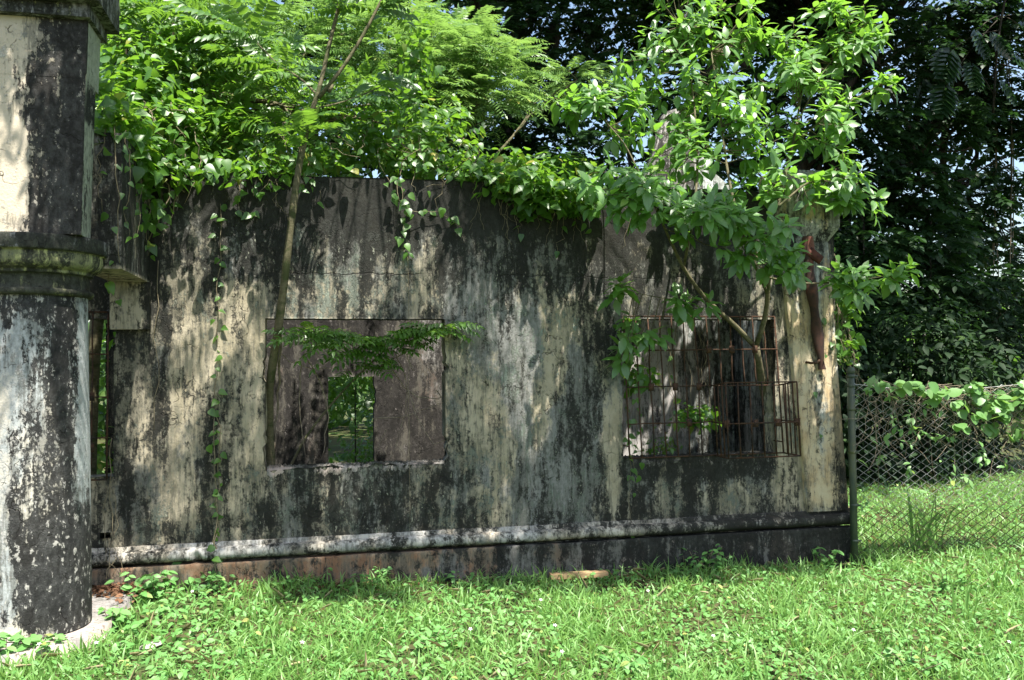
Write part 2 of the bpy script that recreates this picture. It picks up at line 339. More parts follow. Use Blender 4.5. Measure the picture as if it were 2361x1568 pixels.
WALL = [  # surveyed growth on the front wall
    (300, 500, 60, 220, .95, .15, .6), (365, 600, 16, 260, .95, .3, .5), (372, 900, 14, 250, .75, .35, .5), (370, 1180, 30, 60, .55, .5, .6),
    (305, 850, 40, 120, .55, .2, .1), (300, 1000, 45, 90, .55, .3, .35), (300, 1180, 45, 50, .72, .35, .4), (230, 1150, 30, 60, .35, .1, .1),
    (450, 480, 80, 50, .78, .25, .6), (560, 480, 60, 60, .72, .3, .7), (430, 570, 50, 50, .68, .3, .3), (560, 580, 50, 40, .55, .5, .5),
    (420, 680, 30, 50, .45, .2, .0), (470, 760, 45, 60, .42, .25, .1), (560, 720, 35, 60, .22, .15, .1), (540, 820, 45, 60, .30, .15, .25),
    (420, 850, 35, 70, .30, .15, .0), (400, 960, 25, 70, .18, .1, .15), (470, 930, 40, 60, .42, .3, .3), (560, 950, 40, 70, .38, .2, .15), (595, 1000, 12, 90, .12, .1, .0),
    (420, 1060, 40, 50, .38, .2, .25), (500, 1000, 18, 250, .58, .2, .2), (560, 1080, 40, 60, .35, .25, .2), (430, 1160, 50, 50, .35, .15, .05), (550, 1180, 60, 50, .48, .3, .3), (480, 1240, 120, 25, .55, .4, .4),
    (660, 450, 60, 50, .95, .05, .6), (800, 450, 120, 50, 1.05, .0, .6), (1000, 450, 120, 50, 1.05, .0, .6), (1200, 470, 120, 50, .98, .05, .6), (1450, 490, 160, 60, .95, .05, .5),
    (690, 550, 40, 50, .62, .6, .7), (780, 560, 60, 45, .78, .4, .6), (880, 560, 50, 40, .80, .35, .6), (980, 560, 45, 40, .72, .5, .7), (1070, 570, 50, 50, .80, .2, .6), (1180, 580, 50, 50, .70, .35, .7), (1330, 580, 70, 60, .80, .2, .6),
    (650, 640, 30, 50, .75, .35, .4), (740, 640, 50, 40, .60, .55, .5), (840, 620, 50, 40, .66, .55, .6), (960, 620, 50, 40, .50, .4, .45), (1070, 620, 40, 40, .68, .35, .6), (1160, 640, 40, 50, .60, .45, .7), (1260, 650, 50, 50, .50, .4, .6), (1370, 650, 40, 60, .72, .3, .5),
    (670, 700, 50, 25, .60, .5, .5), (780, 690, 60, 30, .48, .5, .45), (900, 690, 50, 30, .62, .4, .5), (975, 690, 30, 40, .25, .3, .1), (1080, 700, 40, 50, .40, .45, .75), (1180, 720, 40, 60, .32, .35, .75), (1270, 740, 35, 60, .22, .3, .4), (1330, 740, 30, 60, .42, .3, .2), (1400, 750, 30, 60, .62, .35, .5),
    (1050, 800, 25, 80, .50, .3, .4), (1120, 820, 40, 70, .36, .35, .7), (1210, 830, 35, 70, .30, .35, .85), (1290, 840, 30, 70, .30, .3, .4), (1350, 850, 28, 70, .55, .4, .6), (1410, 860, 18, 80, .35, .3, .4),
    (1060, 930, 25, 70, .46, .35, .5), (1130, 950, 35, 70, .28, .25, .25), (1190, 960, 30, 80, .38, .35, .8), (1255, 960, 25, 70, .25, .3, .45), (1330, 970, 35, 80, .62, .4, .7), (1412, 980, 14, 90, .10, .15, .05),
    (1060, 1080, 35, 60, .42, .35, .4), (1140, 1080, 40, 60, .28, .3, .3), (1210, 1100, 35, 70, .38, .35, .85), (1280, 1110, 30, 80, .22, .35, .95), (1350, 1090, 30, 80, .60, .4, .8), (1415, 1110, 12, 80, .15, .2, .1),
    (1060, 1190, 40, 40, .55, .4, .6), (1150, 1190, 40, 40, .36, .3, .25), (1260, 1200, 60, 40, .34, .35, .8), (1370, 1190, 40, 40, .62, .4, .6),
    (700, 1105, 90, 25, .80, .5, .6), (850, 1110, 90, 25, .78, .55, .6), (980, 1110, 60, 30, .82, .4, .6), (650, 1170, 50, 40, .58, .45, .6), (780, 1170, 80, 40, .66, .5, .6), (930, 1170, 80, 40, .68, .45, .6), (800, 1235, 200, 22, .5, .4, .5),
    (1500, 1080, 60, 22, .95, .35, .5), (1650, 1080, 100, 22, .95, .3, .5), (1480, 1150, 50, 40, .66, .45, .5), (1580, 1150, 60, 40, .60, .4, .4), (1700, 1150, 70, 40, .48, .25, .4), (1600, 1205, 200, 20, .48, .25, .5),
    (1500, 640, 70, 60, .85, .2, .5), (1640, 640, 80, 60, .78, .3, .5), (1760, 660, 40, 60, .55, .3, .4), (1600, 715, 170, 12, .85, .45, .5),
    (1810, 780, 25, 80, .50, .25, .2), (1815, 950, 25, 90, .38, .2, .1), (1820, 1100, 30, 70, .30, .15, .15)]
f_wall = blobmap(WALL, (.6, .3, .4))

def wall_grid(x0, x1, z0, z1, y, th, holes, step, seed, topamp=.015, edge=.012, prof=None):
    xs = np.linspace(x0, x1, int((x1 - x0) / step) + 1); zs = np.linspace(z0, z1, int((z1 - z0) / step) + 1)
    for h in holes:
        for v in h[:2]: xs[np.argmin(abs(xs - v))] = v
        for v in h[2:4]: zs[np.argmin(abs(zs - v))] = v
    nx, nz = len(xs), len(zs); cx = (xs[1:] + xs[:-1]) / 2; cz = (zs[1:] + zs[:-1]) / 2
    occ = np.ones((nx - 1, nz - 1), bool)
    for h in holes: occ &= ~((cx[:, None] > h[0]) & (cx[:, None] < h[1]) & (cz[None] > h[2]) & (cz[None] < h[3]))
    if prof is not None: occ &= cz[None] < prof(cx)[:, None]
    X, Z = np.meshgrid(xs, zs, indexing='ij'); X = X.copy(); Z = Z.copy()
    pad = np.pad(occ, 1); nb = pad[1:, 1:].astype(int) + pad[:-1, 1:] + pad[1:, :-1] + pad[:-1, :-1]; bd = (nb > 0) & (nb < 4)
    inner = bd & (X > x0 + .01) & (X < x1 - .01)
    for h in holes:
        ring = (X > h[0] - .02) & (X < h[1] + .02) & (Z > h[2] - .02) & (Z < h[3] + .02) & inner
        e = h[4] if len(h) > 4 else edge
        sill = ring & (Z < h[2] + .02); lint = ring & (Z > h[3] - .02); side = ring & ~sill & ~lint
        Z[sill] += e * 1.3 * snoise(X[sill], Z[sill], seed + 1, 2.6) - e * .5
        Z[lint] += e * .25 * snoise(X[lint], Z[lint], seed + 2, 2.); q = snoise(X[side], Z[side] * 1., seed + 3, 1.6)
        X[side] += np.where(X[side] < (h[0] + h[1]) / 2, -1, 1) * e * np.clip(q - .15, 0, 1) * 3.2
    top = bd & (Z > z1 - .01); Z[top] += topamp * snoise(X[top], X[top] * 0, seed + 4, .9)
    n = nx * nz; Yf = y + .004 * snoise(X, Z, seed + 5, .8)
    V = np.concatenate([np.stack([X, Yf, Z], -1).reshape(-1, 3), np.stack([X, 0 * X + y + th, Z], -1).reshape(-1, 3)])
    I, J = np.nonzero(occ); q = np.stack([I * nz + J, (I + 1) * nz + J, (I + 1) * nz + J + 1, I * nz + J + 1], -1); F = [q, q[:, ::-1] + n]
    R = []
    for di, dj, a, b in ((-1, 0, (0, 1), (0, 0)), (1, 0, (1, 0), (1, 1)), (0, -1, (0, 0), (1, 0)), (0, 1, (1, 1), (0, 1))):
        nbr = pad[1 + di:1 + di + nx - 1, 1 + dj:1 + dj + nz - 1]; I, J = np.nonzero(occ & ~nbr)
        va = (I + a[0]) * nz + J + a[1]; vb = (I + b[0]) * nz + J + b[1]; R.append(np.stack([va + n, vb + n, vb, va][::-1], -1))
    A = Acc(); A.add(V, F + R); return A

W1 = (-.45, 1.05, .885, 2.118, .026); W2 = (2.665, 4.185, .87, 2.12, .012); W3 = (-3.15, -1.618, .86, 2.12, .008); DR = (-1.715, -1.635, .372, .418, .001)
A = wall_grid(-4.2, 4.84, -.4, 3.33, YW, TH, [W1, W2, W3, DR], .022, 5)
A.build('front_wall', m_wall, ruin, stain=f_wall)
# inner wall with its doorway, and the pale gable standing higher behind the broadleaf tree
d0, d1 = P(757, 900, 10.4), P(862, 868, 10.4)
IN = [(-1.2, 2., .5, .7), ]
def f_in(V):
    x, z = V[:, 0], V[:, 2]; a = snoise(x, z * .5, 31, .7); r = np.clip((x - 1.05) / .25, 0, 1)
    low = np.clip((1.35 - z) / .3, 0, 1) * r
    return np.stack([.80 - .22 * r * (1 - low) + .22 * a + .15 * low, .30 + .22 * r * (1 - low) + 0 * a, .12 + .55 * r * (1 - low)], -1)
def gprof(x): return np.where((x > 2.55) & (x < 4.6), 3.15 + np.clip(np.minimum((x - 2.55) * 2.6, (4.6 - x) * 1.1), 0, 1.75), 3.15)
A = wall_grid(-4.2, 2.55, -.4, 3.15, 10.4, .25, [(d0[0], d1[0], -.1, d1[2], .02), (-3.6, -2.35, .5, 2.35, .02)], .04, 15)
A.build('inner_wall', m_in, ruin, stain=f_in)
def f_in2(V):
    x, z = V[:, 0], V[:, 2]; a = snoise(x, z * .3, 33, .8); lf = np.clip((4.35 - x) / .5, 0, 1)
    hi = np.clip((z - 3) / .3, 0, 1)
    return np.stack([.46 + .24 * a + .12 * np.exp(-((x - 4.35) / .25) ** 2) + .12 * hi, .15 + .2 * a, .5 + .4 * np.clip((x - 4.2) / .5, -1, 1)], -1)
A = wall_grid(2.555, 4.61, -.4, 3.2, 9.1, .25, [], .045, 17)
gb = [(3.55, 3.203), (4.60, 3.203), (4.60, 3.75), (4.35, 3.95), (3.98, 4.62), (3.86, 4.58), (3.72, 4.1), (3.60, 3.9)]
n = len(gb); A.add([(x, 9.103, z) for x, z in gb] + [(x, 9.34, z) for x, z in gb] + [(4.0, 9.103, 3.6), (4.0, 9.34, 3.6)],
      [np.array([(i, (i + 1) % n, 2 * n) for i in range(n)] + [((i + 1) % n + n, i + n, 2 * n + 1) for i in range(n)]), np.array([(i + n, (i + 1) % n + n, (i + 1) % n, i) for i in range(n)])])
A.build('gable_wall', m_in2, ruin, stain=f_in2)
A = Acc(); A.box((4.62, YW + TH + .003, -.4), (4.84, 9.35, 3.25))
A.build('end_wall', m_in2, ruin, stain=lambda V: np.tile([.5, .2, .4], (len(V), 1)))

for W_, hh in ((W1, .0), (W2, -.01)):       # crumbling edge of the sills
    A = Acc(); n = 170; xx = np.linspace(W_[0] + .01, W_[1] - .01, n); pr_ = [(.004, -.055), (-.006, -.02), (.0, .004), (.05, .016), (.12, .010), (.20, .012), (.217, -.01)]
    V = np.array([[x, YW + a_, W_[2] + hh + b_ - .012] for x in xx for a_, b_ in pr_]); k_ = len(pr_); q = V.reshape(n, k_, 3)
    e = snoise(xx, xx * 0, 301, 3.); e2 = rng.normal(0, 1, (n, k_)); q[:, 1:3, 1] += (.016 * np.clip(-e, 0, 1) * 2.4)[:, None]; q[:, 0:3, 2] -= (.035 * np.clip(e, 0, 1) * 2)[:, None]; q[:, 2:6, 2] += .006 * e2[:, 2:6]; q[:, 1:4, 1] += .005 * e2[:, 1:4]
    i, j = np.meshgrid(np.arange(n - 1), np.arange(k_ - 1), indexing='ij'); A.add(V, np.stack([i * k_ + j, (i + 1) * k_ + j, (i + 1) * k_ + j + 1, i * k_ + j + 1], -1).reshape(-1, 4))
    A.build('broken_sill', m_floor, ruin, stain=lambda V: np.stack([.46 + .3 * snoise(V[:, 0], V[:, 2], 305, 1.6) + .12 * np.clip(V[:, 0], -1, 3), .2 + 0 * V[:, 0], .6 + 0 * V[:, 0]], -1))
# swept base moulding (half-round torus and fillet) and the plinth below it
def sweep_x(prof, xs, wob=.003, seed=1, chips=1.):
    pr = np.array(prof); n = len(pr); V = np.stack([np.repeat(xs, n), np.tile(pr[:, 0], len(xs)), np.tile(pr[:, 1], len(xs))], -1)
    V[:, 1] += wob * snoise(V[:, 0], V[:, 2] * 2, seed, 1.2); V[:, 2] += wob * snoise(V[:, 0], V[:, 2] * 0, seed + 1, .7)
    for cx, cw, cd, cz in ((-.98, .035, .05, .20), (.37, .05, .012, .17), (1.62, .07, .010, .26), (2.9, .06, .014, .18), (3.7, .05, .012, .25), (-.3, .06, .012, .25)):
        V[:, 1] += chips * cd * np.exp(-np.abs((V[:, 0] - cx + .3 * (V[:, 2] - cz)) / cw) ** 3 - ((V[:, 2] - cz) / .05) ** 2)
    i, j = np.meshgrid(np.arange(len(xs) - 1), np.arange(n - 1), indexing='ij')
    F = np.stack([i * n + j, (i + 1) * n + j, (i + 1) * n + j + 1, i * n + j + 1], -1).reshape(-1, 4)
    ends = Acc(); ends.add(V, F)
    for k in (0, len(xs) - 1):       # closed ends, carried back into the wall
        b = np.arange(n) + k * n; ends.add(np.concatenate([V[b], np.stack([V[b][:, 0], np.full(n, YW + .03), V[b][:, 2]], -1)]), np.stack([np.arange(n - 1), np.arange(1, n), np.arange(1, n) + n, np.arange(n - 1) + n], -1))
    return ends
th = np.linspace(math.pi / 2, -math.pi / 2, 12)
tor = [(YW + .02, .303), (YW - .022, .300), (YW - .026, .277), (YW - .030, .274)] + [(YW - .040 - .058 * math.cos(a), .218 + .052 * math.sin(a)) for a in th] + [(YW - .02, .155), (YW + .02, .15)]
xs = np.linspace(-4.2, 4.955, 900)
def f_tor(V):
    x, y, z = V.T; und = np.clip((.20 - z) / .04, 0, 1); pale = np.exp(-((x - .9) / 1.5) ** 2) + .7 * np.exp(-((x + .9) / .5) ** 2)
    return np.stack([.66 + .35 * und - .26 * pale + .25 * np.clip((x - 2.6) / 1., 0, 1) + .15 * snoise(x, z, 8, .6), .15 + .1 * pale, .3 + .35 * pale], -1)
m_tor = stain_mat('moulding_plaster', (.47, .43, .36), (.42, .36, .28), (.42, .41, .38), (.45, .46, .42), streak=2.5)
sweep_x(tor, xs, .005, 4).build('base_moulding', m_tor, ruin, stain=f_tor)
pli = [(YW + .02, .148), (YW - .074, .146), (YW - .080, .138), (YW - .082, .02), (YW - .085, -.1), (YW - .09, -.3), (YW - .09, -.45)]
def f_pli(V):
    x, y, z = V.T; r = np.clip((x - .1) / 2.2, 0, 1)
    dark = np.clip((x - 1.7) / 1.2, 0, 1)
    return np.stack([.42 + .42 * dark + .2 * snoise(x, z, 18, .9) + .12 * r, .12 + .45 * dark, .08 + .75 * r + .35 * np.clip((-1.1 - x) / .3, 0, 1)], -1)
xs2 = np.linspace(-4.2, 4.94, 300)
pm = []
for a, b in zip(pli[:-1], pli[1:]):
    for t in np.linspace(0, 1, 5, endpoint=False): pm.append((a[0] + (b[0] - a[0]) * t, a[1] + (b[1] - a[1]) * t))
sweep_x(pm + [pli[-1]], xs2, .006, 9, .5).build('plinth', m_plinth, ruin, stain=f_pli)

# battered pilaster at the far end, with its projecting cap
def quad_prism(fr, bk, nz=40, nx=10):
    """fr(t)->(x0,x1,y,z)"""
    A = Acc(); ts = np.linspace(0, 1, nz); V = []
    for t in ts:
        x0, x1, y, z = fr(t); V += [(x0, bk, z)] + [(x0 + (x1 - x0) * q, y, z) for q in np.linspace(0, 1, nx)] + [(x1, bk, z)]
    n = nx + 2; i, j = np.meshgrid(np.arange(nz - 1), np.arange(n - 1), indexing='ij')
    A.add(V, np.stack([i * n + j, i * n + j + 1, (i + 1) * n + j + 1, (i + 1) * n + j], -1).reshape(-1, 4))
    for k in (0, nz - 1): A.add(np.array(V)[k * n:(k + 1) * n], np.stack([np.zeros(n - 2, int), np.arange(1, n - 1), np.arange(2, n)], -1))
    return A
def f_pil(V):
    x, y, z = V.T; r = np.exp(-((x - 4.83) / .08) ** 2 - ((z - .75) / .42) ** 2); tp = np.clip((z - 2.3) / .5, 0, 1)
    return np.stack([.30 + .42 * r + .35 * np.exp(-((z - .33) / .06) ** 2) + .2 * tp + .1 * snoise(x * 3, z * .6, 41, 1.), .10 + .1 * tp, .30 + .3 * np.exp(-((x - 4.62) / .05) ** 2) + .3 * tp], -1)
m_pil = stain_mat('pilaster_plaster', (.47, .40, .27), (.40, .29, .16), (.36, .37, .33), (.42, .45, .40), streak=.35)
pil = quad_prism(lambda t: (4.475 - .235 * t, 4.895 - .155 * t, YW - .055, .30 + 2.56 * t), YW + .25, 90, 14).build('pilaster', m_pil, ruin, stain=f_pil)
A = quad_prism(lambda t: (4.24 - .05 * min(1, t * 1.6), 4.742 + .075 * min(1, t * 1.6), YW - .057 - .08 * min(1, t * 1.6), 2.862 + .2 * t), YW + .27, 10)
A.box((4.19, YW - .137, 3.063), (4.817, YW + .25, 3.52)); A.build('pilaster_cap', m_pil, pil, stain=lambda V: np.tile([.42, .25, .6], (len(V), 1)))

# round column: shaft, moulded capital, square pier, stepped cornice
CC = np.array([-1.875, 6.36])
def lathe(prof, k=120):
    pr = np.array(prof); n = len(pr); a = np.arange(k) / k * 2 * np.pi
    V = np.stack([CC[0] + pr[None, :, 0] * np.cos(a)[:, None], CC[1] + pr[None, :, 0] * np.sin(a)[:, None], np.broadcast_to(pr[None, :, 1], (k, n))], -1)
    V[..., 0] += .004 * snoise(a[:, None] * 2, pr[None, :, 1], 51, .5); i, j = np.meshgrid(np.arange(k), np.arange(n - 1), indexing='ij')
    A = Acc(); A.add(V.reshape(-1, 3), np.stack([i * n + j, ((i + 1) % k) * n + j, ((i + 1) % k) * n + j + 1, i * n + j + 1], -1).reshape(-1, 4)); return A
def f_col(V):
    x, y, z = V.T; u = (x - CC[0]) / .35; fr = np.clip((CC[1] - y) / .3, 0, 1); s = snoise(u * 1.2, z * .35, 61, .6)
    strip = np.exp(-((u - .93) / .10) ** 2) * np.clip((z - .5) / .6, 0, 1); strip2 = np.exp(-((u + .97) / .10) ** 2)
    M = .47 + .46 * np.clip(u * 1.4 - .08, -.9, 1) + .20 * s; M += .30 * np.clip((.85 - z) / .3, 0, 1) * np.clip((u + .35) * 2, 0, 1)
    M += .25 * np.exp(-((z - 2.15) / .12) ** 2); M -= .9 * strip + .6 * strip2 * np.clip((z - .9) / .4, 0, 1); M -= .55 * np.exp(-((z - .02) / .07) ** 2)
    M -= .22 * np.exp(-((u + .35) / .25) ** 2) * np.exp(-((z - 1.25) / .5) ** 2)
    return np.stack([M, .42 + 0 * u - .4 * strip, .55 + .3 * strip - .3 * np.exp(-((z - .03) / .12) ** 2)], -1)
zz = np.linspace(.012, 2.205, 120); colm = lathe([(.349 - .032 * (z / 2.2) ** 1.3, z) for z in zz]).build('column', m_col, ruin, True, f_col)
def arc(r0, z0, r1, z1, bul, n=8):
    return [(r0 + (r1 - r0) * t + bul * math.sin(t * math.pi) * .7, z0 + (z1 - z0) * t - bul * math.sin(t * math.pi) * .7) for t in np.linspace(0, 1, n)]
cap_pr = [(.315, 2.195), (.335, 2.197)] + [(.335 + .022 * math.cos(a), 2.22 + .022 * math.sin(a)) for a in np.linspace(-1.4, 1.4, 6)] + [(.328, 2.245), (.326, 2.335), (.348, 2.34), (.352, 2.362)] + arc(.358, 2.365, .412, 2.475, .03) + [(.420, 2.477), (.436, 2.484), (.440, 2.492), (.440, 2.572), (.434, 2.58), (.30, 2.588), (0.01, 2.59)]
pr2 = []
for a, b in zip(cap_pr[:-1], cap_pr[1:]):
    for t in np.linspace(0, 1, 3, endpoint=False): pr2.append((a[0] + (b[0] - a[0]) * t, a[1] + (b[1] - a[1]) * t))
m_cap = stain_mat('capital_plaster', (.40, .39, .19), (.30, .32, .12), (.33, .33, .33), (.36, .40, .22), mold1=(.012, .013, .010), mold2=(.055, .058, .045), streak=1.2)
def f_cap(V):
    x, y, z = V.T; ab = np.clip((z - 2.48) / .01, 0, 1); ech = ((z > 2.34) & (z < 2.478)) * 1.; a_ = np.arctan2(y - CC[1], x - CC[0])
    return np.stack([.80 + .16 * ab + .18 * (1 - ab) * (1 - ech) - .16 * ech + .2 * snoise(a_ * 1.5, z, 71, .8), .28 + .15 * ab, .1 + .8 * ab], -1)
lathe(pr2).build('capital', m_cap, colm, False, f_cap)
def box_grid(A, lo, hi, st, taper=0.):
    """box with subdivided faces; taper widens the top"""
    lo = np.array(lo, float); hi = np.array(hi, float); c_ = (lo + hi) / 2
    for ax in range(3):
        u, v = [k for k in range(3) if k != ax]
        for sd in (0, 1):
            us = np.linspace(lo[u], hi[u], max(2, int((hi[u] - lo[u]) / st) + 1)); vs = np.linspace(lo[v], hi[v], max(2, int((hi[v] - lo[v]) / st) + 1))
            U, Vv = np.meshgrid(us, vs, indexing='ij'); Q = np.zeros(U.shape + (3,)); Q[..., u] = U; Q[..., v] = Vv; Q[..., ax] = (lo, hi)[sd][ax]
            Q[..., :2] = c_[:2] + (Q[..., :2] - c_[:2]) * (1 + taper * (Q[..., 2:3] - lo[2]) / (hi[2] - lo[2]))
            n = len(vs); i, j = np.meshgrid(np.arange(len(us) - 1), np.arange(n - 1), indexing='ij'); F = np.stack([i * n + j, (i + 1) * n + j, (i + 1) * n + j + 1, i * n + j + 1], -1).reshape(-1, 4)
            flip = (sd == 0) ^ (ax == 1)
            A.add(Q.reshape(-1, 3), F[:, ::-1] if flip else F)
    return A
def f_pier(V):
    x, y, z = V.T; u = (x - CC[0]) / .34; side = (x > CC[0] + .362) & (y > CC[1] - .335); s = snoise(u * .8, z * .5, 81, .8)
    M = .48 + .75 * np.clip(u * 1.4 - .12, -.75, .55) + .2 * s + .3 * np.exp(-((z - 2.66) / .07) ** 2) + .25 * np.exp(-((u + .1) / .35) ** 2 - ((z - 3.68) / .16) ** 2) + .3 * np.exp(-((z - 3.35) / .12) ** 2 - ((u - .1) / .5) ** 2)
    M -= .6 * np.exp(-((u + .55) / .6) ** 2 - ((z - 3.0) / .28) ** 2); M -= .8 * np.exp(-((u + .45) / .55) ** 2 - ((z - 3.83) / .11) ** 2)
    M = np.where(side, .12 + .75 * np.clip((3.62 - z) / .1, 0, 1) * np.clip((z - 3.3) / .1, 0, 1) + .25 * (z < 3.4) - .3 * (z > 3.64), M)
    return np.stack([M, np.where(side, 0., .30), np.where(side, .9, .12)], -1)
m_pier = stain_mat('pier_plaster', (.52, .45, .35), (.47, .41, .31), (.34, .36, .29), (.44, .43, .38), mold1=(.009, .009, .009), mold2=(.05, .05, .048), streak=1.1, fleck=(.63, .69), edge=(.44, .62), clean=(2, 3))
A = Acc(); box_grid(A, (CC[0] - .365, CC[1] - .345, 2.583), (CC[0] + .365, CC[1] - .10, 3.60), .02, .07); box_grid(A, (CC[0] - .392, CC[1] - .3555, 3.598), (CC[0] + .392, CC[1] - .02, 3.975), .02, .03)
pier = A.build('pier', m_pier, ruin, stain=f_pier)
A = Acc(); box_grid(A, (CC[0] - .43, CC[1] - .42, 3.978), (CC[0] + .43, CC[1] + .05, 4.06), .03); box_grid(A, (CC[0] - .50, CC[1] - .49, 4.063), (CC[0] + .50, CC[1] + .10, 4.34), .03)
A.build('cornice', m_cap, pier, stain=lambda V: np.stack([.72 + .2 * snoise(V[:, 0], V[:, 2], 91, 1.), .3 + 0 * V[:, 0], .7 + 0 * V[:, 0]], -1))
# porch beam from the pier back to the wall, and the corbel under it
A = Acc(); box_grid(A, (-1.63, 6.43, 2.41), (-1.352, YW - .002, 3.36), .03)
bm = A.build('porch_beam', m_wall, ruin, stain=lambda V: np.stack([np.where(V[:, 2] < 2.42, .38, .82 + .12 * snoise(V[:, 1] * 3, V[:, 2] * .3, 95, 1.2)), np.where(V[:, 2] < 2.42, .0, .30), np.where(V[:, 2] < 2.42, .0, .6)], -1))
A = Acc(); box_grid(A, (-1.632, YW - .075, 2.03), (-1.338, YW - .003, 2.407), .03)
A.build('corbel', m_wall, bm, stain=lambda V: np.stack([.40 + .25 * snoise(V[:, 0] * 2, V[:, 2], 97, 1.) + .25 * np.clip((V[:, 0] + 1.42) / .06, 0, 1), 0 * V[:, 0], .0 + 0 * V[:, 0]], -1))
ol = np.array([(-4.4, 5.70), (-3.4, 5.71), (-2.6, 5.70), (-2.2, 5.72), (-1.9, 5.745), (-1.74, 5.80), (-1.60, 5.885), (-1.49, 6.02), (-1.425, 6.2), (-1.40, 6.42), (-1.41, 6.7), (-1.395, 7.0), (-1.40, 7.337), (-2.5, 7.337), (-4.4, 7.337)])
A = Acc(); n = len(ol); rgs = [np.c_[(ol - [-2.6, 6.6]) * q + [-2.6, 6.6], np.full(n, z)] for q, z in ((.02, .007), (.3, .007), (.6, .006), (.85, .004), (1., .0), (1., -.25))]
i, j = np.meshgrid(np.arange(5), np.arange(n), indexing='ij'); A.add(np.concatenate(rgs), np.stack([i * n + j, (i + 1) * n + j, (i + 1) * n + (j + 1) % n, i * n + (j + 1) % n], -1).reshape(-1, 4))
A.build('porch_floor', m_floor, ruin, stain=lambda V: np.stack([.10 + .2 * snoise(V[:, 0], V[:, 1], 101, .7) + .2 * np.clip((V[:, 1] - 6.5) / .5, 0, 1), 0 * V[:, 0], .35 + .5 * np.clip((V[:, 1] - 6.5) / .5, 0, 1)], -1))

# window grilles, each bar its own piece
def grille(x0, x1, z0, z1, nb, ytop, ybot, rails, box=None, plates=()):
    def yy(z): return ytop + (ybot - ytop) * (z1 - z) / (z1 - z0)
    A = Acc(); r = .0065
    for z in (z0, z1): A.tube([(x0, yy(z), z), (x1, yy(z), z)], r * 1.15, 6)
    for x in (x0, x1): A.tube([(x, yy(z0), z0), (x, yy(z1), z1)], r * 1.15, 6)
    for x, z in ((x0, z0 + .1), (x0, z1 - .1), (x1, z0 + .1), (x1, z1 - .1)): A.tube([(x, yy(z), z), (x, YW + .03, z)], r, 6)
    g = A.build('window_grille', m_rust, ruin)
    bx = np.linspace(x0, x1, nb)
    for i, x in enumerate(bx[1:-1], 1):
        lo = z0
        if box and i >= box[0]: lo = box[1]
        B = Acc(); zs_ = np.linspace(lo, z1, 7); B.tube(np.stack([x + rng.normal(0, .0035, 7), [yy(z) for z in zs_], zs_], 1), r, 6); B.build('bar', m_rust, g)
    for z in rails:
        B = Acc(); xe = x1 if not box or z > box[1] - .01 else bx[box[0]]; B.tube(np.stack([np.linspace(x0, xe, 6), np.full(6, yy(z) - .006), np.full(6, z) + rng.normal(0, .003, 6)], 1), r, 6); B.build('rail', m_rust, g)
    if box:
        i0, zt, dep = box; xa = bx[i0]; yb, yt = yy(z0), yy(zt); f0, f1 = yb - dep + .02, yt - dep; B = Acc()
        zr = zt + .035; zm = z0 + .30
        for a, b in (((xa, yt, zt), (xa, f1, zr)), ((xa, f1, zr), (x1, f1, zr)), ((x1, f1, zr), (x1, yt, zt)), ((xa, yb, z0), (xa, f0, z0)), ((xa, f0, z0), (x1, f0, z0)), ((x1, f0, z0), (x1, yb, z0)), ((xa, f0, z0), (xa, f1, zr)), ((x1, f0, z0), (x1, f1, zr)),
                     ((xa, yy(zm), zm), (xa, (f0 + f1) / 2, zm)), ((xa, (f0 + f1) / 2, zm), (x1, (f0 + f1) / 2, zm)), ((x1, (f0 + f1) / 2, zm), (x1, yy(zm), zm))): B.tube([a, b], r * 1.1, 6)
        cg = B.build('box_cage', m_rust, g)
        cg['label'] = 'box of bars bulging outward from the lower right of the grille'
        for x in np.linspace(xa, x1, 7)[1:-1]:
            B = Acc(); B.tube([(x, f0, z0), (x + rng.normal(0, .004), (f0 + f1) / 2, zm), (x, f1, zr)], r, 6); B.build('cage_bar', m_rust, g)
        for xs_ in (xa, x1):
            for q in (.25, .5, .75):
                B = Acc(); B.tube([(xs_, yb + (f0 - yb) * q, z0), (xs_, yt + (f1 - yt) * q, zt + .035 * q)], r, 6); B.build('cage_bar', m_rust, g)
    for x, z, d in plates:
        B = Acc(); y = yy(z) - .016 - d; B.box((x - .026, y - .004, z - .034), (x + .026, y + .004, z + .034)); B.build('joint_plate', m_rust, g)
    return g
gx = np.linspace(2.672, 4.175, 14)
g2 = grille(2.672, 4.175, .875, 2.142, 14, YW - .03, YW - .145, (1.835, 1.50, 1.175), (7, 1.50, .31), [(gx[7], 1.835, 0), (gx[9], 1.835, 0), (gx[11], 1.835, 0), (gx[2], 1.50, 0), (gx[4], 1.50, 0), (gx[6], 1.50, 0), (gx[5], 1.175, 0), (gx[7], 1.175, .28), (gx[9] + .04, 1.175, .28), (gx[11] + .03, 1.175, .28), (gx[13] - .01, 1.175, .28)])
g2['label'] = 'rusty window grille leaning outward with a box cage at its lower right'
g3 = grille(-3.14, -1.653, .845, 2.17, 14, YW - .03, YW - .06, (1.835, 1.50, 1.175), None, [(-1.77, 1.50, 0), (-1.77, 1.1, 0)])
g3['label'] = 'flat rusty window grille half hidden behind the column'
